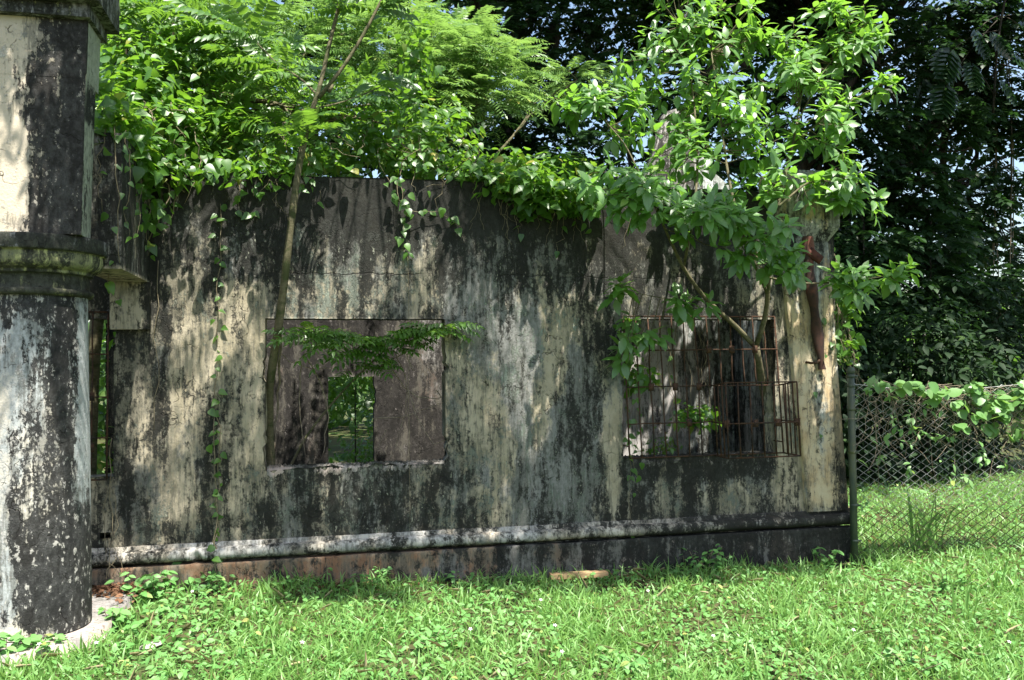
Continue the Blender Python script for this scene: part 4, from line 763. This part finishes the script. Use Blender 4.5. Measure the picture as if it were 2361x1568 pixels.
dark_tree('dark tree behind the crown of the broadleaf tree', [(4.9, 15.6, -.3), (4.9, 15.6, 3), P(1700, 60, 15.6)], [PB(1560, 60, 16, 150, 1, 80), PB(1720, 40, 16, 160, 1, 80), PB(1850, 60, 16, 140, 1, 90), PB(1480, 250, 15.5, 120, 1, 90), PB(1650, 250, 15.5, 160, 1, 100), PB(1850, 260, 15.5, 140, 1, 100), PB(1760, 420, 15.5, 180, 1, 80), PB(1520, 400, 15.5, 130, 1, 60), PB(1890, 480, 15.5, 100, 1, 110)], 6200, .14, .26)
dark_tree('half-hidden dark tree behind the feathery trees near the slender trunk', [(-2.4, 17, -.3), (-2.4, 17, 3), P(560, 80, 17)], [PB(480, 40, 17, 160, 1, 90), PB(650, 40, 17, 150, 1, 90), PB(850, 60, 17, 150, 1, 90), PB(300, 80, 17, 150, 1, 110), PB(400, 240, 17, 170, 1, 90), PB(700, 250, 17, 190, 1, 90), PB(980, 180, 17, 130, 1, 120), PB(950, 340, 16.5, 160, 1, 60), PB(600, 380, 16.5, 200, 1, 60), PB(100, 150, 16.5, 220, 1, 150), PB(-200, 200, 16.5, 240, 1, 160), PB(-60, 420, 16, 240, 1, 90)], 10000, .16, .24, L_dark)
# tall canopy added over the forest: its unseen boughs close above the frame to keep everything beneath in shade
def canopy(label, trunk, lo, hi, n, seed):
    t = thing('shade_canopy', label, 'tree', trunk[0], 'tall trees added to shade the forest'); A = Acc(); F = Acc(); p = smooth_path(trunk, 14); A.tube(p, np.linspace(.38, .2, 14), 10)
    bl = []
    for k in range(24):
        c_ = rng.uniform(lo, hi); bl.append((*c_, 1.5, 1.5, .45)); limb_to(A, p[-1 - k % 3], c_, .10, .03, .05, .05)
    leaves_in(F, T_SM, bl, n, .30, .3, 1., .35, .2, 6, .35); A.build('trunk', m_bark3, t, True); F.build('crown', L_dark, t)
canopy('tall dark tree added to shade the forest behind the fence, canopy beyond the top edge', [(11.5, 17.5, -.3), (11.2, 17, 5), (10.5, 16.2, 9.0)], (5.2, 7.5, 9.5), (14.5, 18.5, 11.5), 12000, 1)
canopy('tall dark tree added to shade the forest behind the middle of the wall', [(3.2, 19.5, -.3), (3.2, 19.2, 5), (3.4, 17.5, 9.6)], (.6, 12.2, 9.6), (6.5, 19.5, 11.5), 6500, 2)

# understorey of the forest: low dark shrubs, and far lit woods as one mass
US = 'dark shrubs on the forest edge'
for lab, x, y, s_, h in (('dark low shrub in the shade just behind the fence post', 6.4, 12.3, 1.3, 2.0), ('dark shrub behind the middle of the fence', 7.9, 12.4, 1.5, 2.3), ('dark shrub at the far right edge behind the fence', 9.6, 12.3, 1.5, 2.2), ('dark shrub rising furthest right behind the fence', 11.2, 13.4, 1.5, 2.6), ('deep shaded shrub behind the corner of the ruin', 5.4, 13.2, 1.3, 2.6)):
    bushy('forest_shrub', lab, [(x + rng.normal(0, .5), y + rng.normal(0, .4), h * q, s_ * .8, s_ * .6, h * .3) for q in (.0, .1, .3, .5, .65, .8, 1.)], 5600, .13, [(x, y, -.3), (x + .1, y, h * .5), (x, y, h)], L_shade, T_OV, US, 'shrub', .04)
for lab, x, y, h, m in (('bright lit shrub seen through the doorway of the inner wall', .50, 13.2, 2.7, L_vine), ('leafy shrub seen through the grille beside the column', -2.7, 10.2, 2.8, L_vine), ('small bright sprig on the sill inside the barred window', 3.35, 8.6, .0, L_vine)):
    if h: bushy('undergrowth_shrub', lab, [(x + rng.normal(0, .35), y + rng.normal(0, .3), h * q, .7, .5, .45) for q in (.1, .25, .45, .6, .8, 1.)], 2300, .11, [(x, y, -.3), (x, y, h * .5), (x, y, h)], m, T_OV, None, 'shrub', .012)
    else: bushy('undergrowth_shrub', lab, [PB(1530, 1020, 8.1, 30, .12, 28), PB(1500, 1045, 8.1, 20, .1, 15)], 130, .05, [P(1520, 1150, 8.15), P(1520, 1090, 8.1), P(1525, 1020, 8.1)], m, T_OV, None, 'shrub', .006, None, 4, .04)
def far_woods():
    F = Acc(); n = 15000; x = rng.uniform(-16, 30, n); top = 4.8 - .6 * np.clip((x - 9) / 3, 0, 1) + 2.2 * (1 - .5 * np.clip((x - 9) / 3, 0, 1)) * snoise(x, x * 0, 77, .06) + 1.0 * snoise(x, x * 0, 78, .3); z = rng.random(n) ** .9 * np.maximum(top, 2.0); y = 27 + rng.normal(0, 1.6, n) - .25 * z
    scatter(F, T_OV, np.stack([x, y, z], 1), nrm(rv(n, .6) + np.array([0, -.3, -.4])), nrm(UP + rv(n, .5) + np.array([0, -.7, 0])), rng.uniform(.3, .55, n), rng.random(n))
    tag(F.build('far_woods', L_mid), kind='stuff')
far_woods()
# big split-leaved climber high on the right
def monstera():
    t = thing('split_leaf_climber', 'big split-leaved climber hanging in the shade high at the right edge', 'plant', P(2290, 200, 13.2)); A = Acc(); F = Acc()
    st_ = smooth_path([P(2330, -60, 13.4), P(2300, 80, 13.2), P(2290, 260, 13.2)], 10); A.tube(st_, .02, 6)
    for px, py, dx, dz, L in ((2250, 75, .2, -1, .62), (2290, 80, .5, -.9, .6), (2190, 120, -.5, -1, .75), (2240, 150, -.1, -1, .6), (2330, 130, .7, -.6, .6), (2180, 200, -.4, -1, .7), (2310, 190, .4, -1, .55), (2350, 60, .8, -.2, .6)):
        q = P(px, py, 13.0); d = nrm(np.array([dx, -.25, dz])); nn = nrm(np.array([.1, -.8, .6]) + rv(1, .15)[0]); x = nrm(np.cross(d, nn)); A.tube(bend(st_[rng.integers(2, 9)], q, 6, .06, .03), .008, 5)
        for k in range(7):            # lobes either side of the midrib
            tt = .03 + k / 7 * .84; wd = .42 * math.sin(min(1, tt * 1.1 + .25) * 2.7) + .08
            for s_ in (-1, 1):
                b0 = q + d * L * tt; dd = nrm(x * s_ + d * (.25 + tt * .6) - UP * .12)
                scatter(F, T_BLD, b0[None], dd[None], nn[None], [L * wd], np.array([rng.random()]), [.25 / max(wd, .1) * .95])
    A.build('stem', m_bark3, t, True); F.build('foliage', leaf_mat('split_leaf', (.014, .036, .018), (.028, .06, .026), (.08, .14, .05), (.06, .16, .03), .3, .3, .6), t)
monstera()

# ================================================================== fence
def fence():
    t = thing('chain_link_fence', 'chain-link fence on a green steel post, ending at the corner of the ruin', 'fence', (4.87, 7.26, -.13)); fy = 7.26
    A = Acc(); A.tube([(4.868, fy, -.3), (4.872, fy, 1.60)], .034, 16); A.tube([(4.872, fy, 1.60), (4.872, fy, 1.635), (4.872, fy, 1.655), (4.872, fy, 1.664)], [.039, .039, .028, .008], 16)
    po = A.build('post', m_galv, t, True)
    for z in (1.56, 1.47, 1.25, .85, .35, .02):
        B = Acc(); B.tube([(4.872, fy, z), (4.872, fy, z + .028)], .037, 14); B.tube([(4.90, fy - .01, z + .014), (4.935, fy - .012, z + .014)], .010, 5); B.build('tension_band', m_galv, po)
    # diamond mesh: zig-zag wires, each woven into the next
    A = Acc(); pit = .062; r = .0036
    x1 = 9.5; ns = int((x1 - 4.92) / pit)
    for i in range(ns):
        xc = 4.92 + i * pit; x_ = xc - 4.9; top = 1.52 - .05 * math.sin(x_ * 1.9) - .03 * x_; bot = float(ground(np.array(xc), np.array(fy))) - .02; zs = np.arange(-.34, top, pit * .62)
        k = np.arange(len(zs)); sgn = np.where((k + i) % 2, 1, -1); bow = .03 * np.sin(zs * 2.4 + x_ * 1.3) + .045 * np.sin(x_ * 1.1) * np.clip(zs, 0, 1.5) / 1.5; dis = .010 * np.sin(zs * 5 + x_ * 3)
        A.tube(np.stack([xc + sgn * pit * .5 + dis, fy + bow + sgn * .003, zs], 1), r * (1 + .45 * (zs < .3)), 4, cap=False)
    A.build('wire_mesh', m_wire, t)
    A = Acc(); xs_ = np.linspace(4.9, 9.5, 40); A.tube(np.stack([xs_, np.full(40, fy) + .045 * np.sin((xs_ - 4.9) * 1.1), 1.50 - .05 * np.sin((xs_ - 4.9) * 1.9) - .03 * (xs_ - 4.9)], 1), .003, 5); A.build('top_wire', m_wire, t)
fence()
def fence_vines():
    fy = 7.22; t = thing('fence_vine', 'pale broad-leaved vine draped over the top of the chain-link fence', 'vine', P(2250, 930, fy)); S = Acc(); F = Acc()
    for k in range(105):       # tangle of dead stems
        x = rng.uniform(1985, 2400); y = rng.uniform(875, 920) if x < 2150 else rng.uniform(885, 960); ln = abs(rng.normal(0, 90)) + 20
        a = P(x, y, fy + rng.normal(0, .04)); b = P(x + rng.normal(0, 28), y + ln * .6, fy + rng.normal(0, .04)); c_ = P(x + rng.normal(0, 45), y + ln, fy + rng.normal(0, .04))
        p = smooth_path([a, b, c_], 9); p[1:-1] += rv(7, .012); S.tube(p, rng.uniform(.0016, .0034), 4, cap=False)
    for k in range(26):
        x = rng.uniform(1990, 2330); a = P(x, rng.uniform(880, 930), fy); b = P(x + rng.uniform(40, 110), rng.uniform(885, 930), fy - .05); S.tube(smooth_path([a, (a + b) / 2 + rv(1, .05)[0], b], 9), .0025, 4, cap=False)
    cl = [(2040, 885, 22, 8), (2085, 890, 22, 9), (2120, 895, 24, 12), (2160, 905, 30, 14), (2200, 930, 24, 8), (2260, 915, 30, 12), (2300, 925, 34, 16), (2340, 915, 38, 22), (2380, 920, 40, 24), (2320, 960, 28, 9), (2290, 985, 25, 6), (2235, 890, 26, 12), (2230, 955, 24, 7), (2370, 970, 30, 12), (2210, 985, 18, 4), (2340, 1000, 30, 9), (2270, 950, 30, 12), (2360, 890, 30, 14)]
    for px, py, r, n in cl:
        c_ = P(px, py, fy - .05); u = nrm(rv(n)); p = c_ + u * (r * fy / FOC) * rng.random((n, 1)) ** .5 * [1, 1.5, .75]
        scatter(F, T_ROUND, p, nrm(rv(n, .55) + np.array([0, -.5, -.5])), nrm(UP * 1.2 + np.array([0, -.6, 0]) + rv(n, .4)), rng.uniform(.05, .125, n), rng.random(n) * .9)
    for px, py, n, r in ((2095, 965, 9, 22), (2110, 990, 9, 18), (2130, 1000, 6, 16), (2085, 1020, 6, 12), (2150, 1010, 6, 18), (2190, 1010, 5, 14), (2040, 1050, 6, 30), (2100, 1080, 6, 16), (2230, 1105, 7, 18), (2000, 1150, 5, 20), (2270, 1060, 6, 20), (2060, 900, 8, 20), (2010, 890, 6, 18), (2150, 950, 12, 30), (2060, 970, 8, 25), (2330, 1080, 12, 35), (2260, 1040, 12, 30), (2180, 1080, 8, 30), (2110, 1140, 8, 30), (2340, 1180, 9, 30)):
        c_ = P(px, py, fy - .03); p = c_ + rv(n, .5) * (r * fy / FOC) * [1, .4, 1]; scatter(F, T_OV, p, nrm(rv(n, .7) + np.array([0, -.3, -.2])), nrm(UP + np.array([0, -.8, 0]) + rv(n, .3)), rng.uniform(.05, .095, n), rng.random(n))
    S.build('stems', m_twig, t, True); F.build('foliage', L_fence, t)
fence_vines()

# ================================================================== lawn
def keep(x, y):
    slab = (x < -1.38) & (y > 5.74) & (y < YW) & ~((x > -1.95) & (y < 6.32) & (((x + 1.95) / .56) ** 2 + ((y - 6.32) / .60) ** 2 > .94)); wall = (y > YW - .10) & (y < YW + .3) & (x < 4.97); return ~(slab | wall)
def lawn():
    F = Acc(); n = 135000; y = 3.2 + (rng.random(n) ** 1.15) * 9.2; x = rng.uniform(-.62, .95, n) * (y + .6) + .1
    ok = keep(x, y) & ((y < YW) | (x > 4.9)) & ((y < 7.4) | (rng.random(n) < .75)); x, y = x[ok], y[ok]; pz = snoise(x, y, 201, .55); ok = rng.random(len(x)) < .66 + 1.0 * pz; x, y = x[ok], y[ok]; n = len(x)
    near_wall = np.clip(1 - (YW - y) / .5, 0, 1) * (y < YW); h = rng.uniform(.06, .17, n) * (1 + .35 * near_wall) * (.85 + .4 * snoise(x, y, 207, .8)); lean = rv(n, .65) * [1, 1, 0] + np.array([0, -.10, 0])
    z0 = ground(x, y); b = np.stack([x, y, z0 - .005], 1); t = np.linspace(0, 1, 4); wd = rng.uniform(.004, .0095, n); az = rng.uniform(0, 6.28, n); sx = np.stack([np.cos(az), np.sin(az), 0 * az], 1); V = []
    for k in range(4):
        c_ = b + UP * (h * (t[k] - .28 * t[k] ** 2 * np.linalg.norm(lean, axis=1)))[:, None] + lean * (h * t[k] ** 1.8)[:, None] * .9; ww = (wd * (1, .95, .7, .08)[k])[:, None] * sx; V += [c_ - ww, c_ + ww]
    V = np.stack(V, 1); o = (np.arange(n) * 8)[:, None, None]; Fq = np.array([[0, 1, 3, 2], [2, 3, 5, 4], [4, 5, 7, 6]]); F.add(V.reshape(-1, 3), (o + Fq[None]).reshape(-1, 4), np.repeat(np.clip(rng.random(n) * .8 + .25 * snoise(x, y, 204, .7), 0, 1), 8))
    n = 4200; y = 3.2 + rng.random(n) * 8.8; x = rng.uniform(-.62, .95, n) * (y + .6) + .1; ok = keep(x, y) & ((y < YW) | (x > 4.9)); x, y = x[ok], y[ok]; n = len(x)
    S_ = Acc(); scatter(S_, T_BLD, np.stack([x, y, ground(x, y) + rng.uniform(.005, .06, n)], 1), nrm(rv(n) * [1, 1, .35]), nrm(UP + rv(n, .3)), rng.uniform(.05, .14, n), rng.random(n), rng.uniform(.018, .04, n)); tag(S_.build('dry_straw', L_straw), kind='stuff')
    tag(F.build('lawn_grass', L_grass), kind='stuff')
    F = Acc(); n = 50000; y = 3.2 + (rng.random(n) ** 1.2) * 9.2; x = rng.uniform(-.62, .95, n) * (y + .6) + .1; pz = snoise(x, y, 205, .5)
    ok = keep(x, y) & ((y < YW) | (x > 4.9)) & (rng.random(n) < .50 - .75 * snoise(x, y, 201, .55) + .25 * pz + .25 * np.exp(-((x + 1.0) / .9) ** 2 - ((y - 6.2) / .9) ** 2)); x, y = x[ok], y[ok]; n = len(x)
    tall = np.exp(-((x + .95) / .5) ** 2 - ((y - 6.5) / .8) ** 2); z = ground(x, y) + rng.uniform(.015, .085, n) * (1 + .6 * tall); sz = rng.uniform(.022, .055, n) * (1 + .3 * tall)
    scatter(F, T_OV, np.stack([x, y, z], 1), nrm(rv(n, .7) * [1, 1, .35] + np.array([0, -.15, 0])), nrm(UP + rv(n, .32) + np.array([0, -.15, 0])), sz, rng.random(n), rng.uniform(1.1, 1.6, n))
    tag(F.build('lawn_weeds', L_weed), kind='stuff')
lawn()
def clump_grass(label, x, y, n, h, wd, spread=.06, grp=None, lean=.35):
    z = float(ground(np.array(x), np.array(y))); t = thing('grass_clump', label, 'grass clump', (x, y, z), grp); F = Acc()
    for k in range(n):
        hh = h * rng.uniform(.55, 1.05); l = rv(1, lean)[0] * [1, 1, 0] * hh; b = np.array([x, y, z]) + rv(1, spread)[0] * [1, 1, 0]; tt = np.linspace(0, 1, 8); c_ = b + UP * (hh * (tt - .35 * tt ** 3 * min(1.2, np.linalg.norm(l) / hh * 1.6)))[:, None] + l * (tt ** 2)[:, None]
        az = rng.uniform(0, 6.28); s_ = np.array([math.cos(az), math.sin(az), 0]) * wd * rng.uniform(.6, 1.1); prof = np.array([.5, .8, 1, 1, .9, .7, .4, .05])[:, None]
        V = np.stack([c_ - s_ * prof, c_ - UP * wd * .3 * prof, c_ + s_ * prof], 1).reshape(-1, 3); i, j = np.meshgrid(np.arange(7), np.arange(2), indexing='ij'); F.add(V, np.stack([i * 3 + j, i * 3 + j + 1, i * 3 + j + 4, i * 3 + j + 3], -1).reshape(-1, 4), rng.random())
    F.build('blades', L_grass, t); return t
def G(px, py):
    p = EYE; r = RM @ np.array([px - _c[0], py - _c[1], FOC]); q = EYE + r * ((-.12 - 1.7) / r[2]); return float(q[0]), float(q[1])
TG = 'tall grass clumps'
for lab, px, py, n, h, wd in (('tall broad-bladed grass standing against the chain-link fence', 2135, 1262, 26, .85, .015), ('dark grass clump under the fence at the right edge', 2300, 1330, 16, .36, .008), ('grass clump at the foot of the steel fence post', 1985, 1290, 18, .24, .006), ('rank grass clump on the lawn near the right edge', 2230, 1400, 20, .34, .008), ('pointed grass tuft at the bottom edge, right of centre', 1760, 1560, 16, .26, .009), ('arching grass tuft against the plinth below the barred window', 1500, 1315, 16, .22, .006), ('grass tuft under the far end of the plinth', 1690, 1300, 16, .22, .006), ('small grass tuft beside the wooden plank', 1330, 1320, 10, .18, .005), ('grass tuft in the lawn left of the bottom centre', 640, 1520, 14, .2, .007), ('grass tuft where plinth meets porch slab', 395, 1395, 14, .20, .007), ('grass tuft under the fence left of the tall grass', 2060, 1300, 16, .28, .007)):
    x, y = G(px, py); clump_grass(lab, x, min(y, YW - .14) if x < 4.9 else y, n, h, wd, .07, TG)
def weed(label, px, py, n, h, size, grp='broad-leaved weeds', mat=None, Y=None):
    x, y = G(px, py)
    if x < 4.9: y = min(y, YW - .15)
    z = float(ground(np.array(x), np.array(y))); t = thing('weed_plant', label, 'weed', (x, y, z), grp); A = Acc(); F = Acc()
    for k in range(n):
        e = np.array([x, y, z + h * rng.uniform(.6, 1.1)]) + rv(1, .10)[0] * [1, 1, 0]; p = bend((x + rng.normal(0, .05), y + rng.normal(0, .05), z - .02), e, 6, 0, .05); A.tube(p, .0025, 4); m = 9
        q = p[rng.integers(2, 6, m)] + rv(m, .012); a = rng.uniform(0, 6.28, m); d = nrm(np.stack([np.cos(a), np.sin(a), -.1 + 0 * a], 1)); scatter(F, T_OV, q, d, nrm(UP + rv(m, .3) + np.array([0, -.2, 0])), size * rng.uniform(.6, 1.2, m), rng.random(m), 1.35)
    A.build('stems', m_vstem, t); F.build('foliage', mat or L_weed, t)
for lab, px, py, n, h, s_ in (('leafy weed hiding the corner of the porch slab', 335, 1400, 9, .22, .085), ('leafy weed against the reddish plinth near the porch', 420, 1385, 8, .22, .075), ('low leafy weed below the climbing vine', 520, 1360, 8, .16, .06), ('leafy weed at the edge of the column footing', 275, 1460, 8, .16, .07), ('leafy weed in front of the column, bottom edge', 110, 1530, 9, .15, .07), ('leafy weed in front of the column at the frame edge', 20, 1545, 8, .16, .08), ('weed against the plinth under the open window', 700, 1350, 8, .12, .05), ('weed between the open window and the rubble', 880, 1345, 7, .12, .05), ('dark weed on the plinth under the barred window', 1620, 1305, 10, .22, .06), ('weed under the far corner of the plinth', 1890, 1285, 9, .20, .06), ('broad leaf weed in the lawn, bottom centre', 1000, 1500, 8, .1, .06), ('broad leaf weed near the bottom right', 2100, 1520, 9, .13, .06), ('broad leaf weed right of the bottom centre', 1450, 1540, 8, .1, .06), ('tall weed beside the fence at the right edge', 2200, 1345, 9, .25, .06)): weed(lab, px, py, n, h, s_)
def daisy(label, px, py):
    x, y = G(px, py); z = float(ground(np.array(x), np.array(y))); t = thing('wild_daisy', label, 'flower', (x, y, z), 'small white wild daisies in the lawn'); h = rng.uniform(.11, .16); tip = np.array([x, y, z + h]) + [rng.normal(0, .02), -.01, 0]
    A = Acc(); A.tube(bend((x, y, z), tip, 5, 0, .05), .0015, 4); A.build('stem', m_vstem, t)
    A = Acc(); A.tube([tip, tip + [0, -.004, .006]], [.006, .003], 8); A.build('disc', m_yel, t)
    F = Acc(); a = np.arange(5) * 1.257 + rng.random(); d = np.stack([np.cos(a), np.sin(a) * .8, .15 + np.sin(a) * .5], 1); scatter(F, T_BLD, np.repeat((tip + [0, -.002, .002])[None], 5, 0), d, np.tile([0, -.5, .85], (5, 1)), .014, rng.random(5), .55); F.build('petals', m_petal, t)
for lab, px, py in (('white daisy by the leafy weeds near the porch', 448, 1410), ('white daisy lowest at the left of the frame', 215, 1560), ('white daisy at the bottom left, right of the column', 100, 1556), ('white daisy near the bottom centre left', 690, 1545), ('white daisy in the lawn above the bottom centre', 1065, 1510), ('pair-blossom daisy right of the centre bottom', 1285, 1495), ('white daisy in front of the plank', 1250, 1420), ('white daisy under the barred window on the lawn', 1495, 1400), ('white daisy in the lawn below the fence post', 1960, 1480), ('white daisy at the bottom right corner', 2330, 1500), ('white daisy left of the bottom right grass', 1650, 1500), ('yellow-hearted daisy near the bottom centre right', 1290, 1560)): daisy(lab, px, py)

# ================================================================== small things on the ground
x, y = G(1265, 1330); x2, y2 = G(1400, 1326); y = min(y, YW - .2); y2 = min(y2, YW - .18)
A = Acc(); L_ = math.hypot(x2 - x, y2 - y); ang = math.atan2(y2 - y, x2 - x); R = np.array([[math.cos(ang), -math.sin(ang), 0], [math.sin(ang), math.cos(ang), 0], [0, 0, 1]]); gz = float(ground(np.array(x), np.array(y)))
box_grid(A, ((x + x2) / 2 - L_ / 2, (y + y2) / 2 - .045, gz + .035), ((x + x2) / 2 + L_ / 2, (y + y2) / 2 + .045, gz + .077), .03)
for V_ in A.v: c_ = np.array([(x + x2) / 2, (y + y2) / 2, gz + .055]); V_[:] = (V_ - c_) @ R.T + c_ + .0015 * np.sin(V_[:, :1] * 90)
tag(A.build('wooden_plank', m_wood), 'short pale sawn plank lying in the grass along the plinth', 'plank')
def chunk(name, label, cat, px, py, size, mat, flat=(1, .7, .4), grp=None):
    x, y = G(px, py); y = min(y, YW - .14) if x > -1.4 else y; z = float(ground(np.array(x), np.array(y))) + size * flat[2] * .5; import bmesh
    bm_ = bmesh.new(); bmesh.ops.create_icosphere(bm_, subdivisions=2, radius=size); me = bpy.data.meshes.new(name)
    for v in bm_.verts: v.co = mathutils.Vector(v.co) * (1 + .22 * float(snoise(v.co.x / size, v.co.y / size + v.co.z / size, int(px), .5))); v.co.x *= flat[0]; v.co.y *= flat[1]; v.co.z = max(-.9, min(.8, v.co.z / size)) * size * flat[2]
    bm_.to_mesh(me); bm_.free(); me.materials.append(mat); o = bpy.data.objects.new(name, me); COL.objects.link(o); o.location = (x, y, z); o.rotation_euler = (0, rng.normal(0, .15), rng.uniform(-.5, .5)); return tag(o, label, cat, grp)
chunk('charred_wood', 'flat charred piece of wood beside the plank', 'charred wood', 1215, 1326, .075, m_char, (1.7, .6, .35)); chunk('charred_wood', 'smaller charred sliver left of the red brick bits', 'charred wood', 1185, 1333, .05, m_char, (1.6, .5, .3))
chunk('brick_fragment', 'red brick fragment near the plank', 'brick', 1225, 1336, .03, m_brick); chunk('brick_fragment', 'broken brick on the porch floor by the plinth', 'brick', 349, 1335, .05, m_stone, (1.1, .7, .5)); chunk('rubble_stone', 'pale stone lying in the weeds right of the column', 'stone', 262, 1500, .05, m_stone); chunk('rubble_stone', 'pale stone half buried in the lawn below the porch corner', 'stone', 350, 1500, .065, m_stone, (1.2, .8, .3)); chunk('rubble_stone', 'little pale stone beside the charred wood', 'stone', 1180, 1340, .03, m_stone)
F = Acc(); n = 1500; x = rng.uniform(-3.4, -1.30, n); y = YW - .10 - abs(rng.normal(0, .16, n)); scatter(F, T_OV, np.stack([x, y, .012 + rng.random(n) * .03 * np.clip(1 - (YW - .1 - y) / .3, .1, 1)], 1), nrm(rv(n) * [1, 1, .2]), nrm(UP + rv(n, .4)), rng.uniform(.03, .07, n), rng.random(n), 1.2)
n = 700; x = rng.uniform(-1.3, 4.6, n); y = YW - .10 - abs(rng.normal(0, .10, n)); scatter(F, T_OV, np.stack([x, y, ground(x, y) + .01], 1), nrm(rv(n) * [1, 1, .2]), nrm(UP + rv(n, .4)), rng.uniform(.025, .05, n), rng.random(n), 1.2)
tag(F.build('leaf_litter', m_litter), kind='stuff')
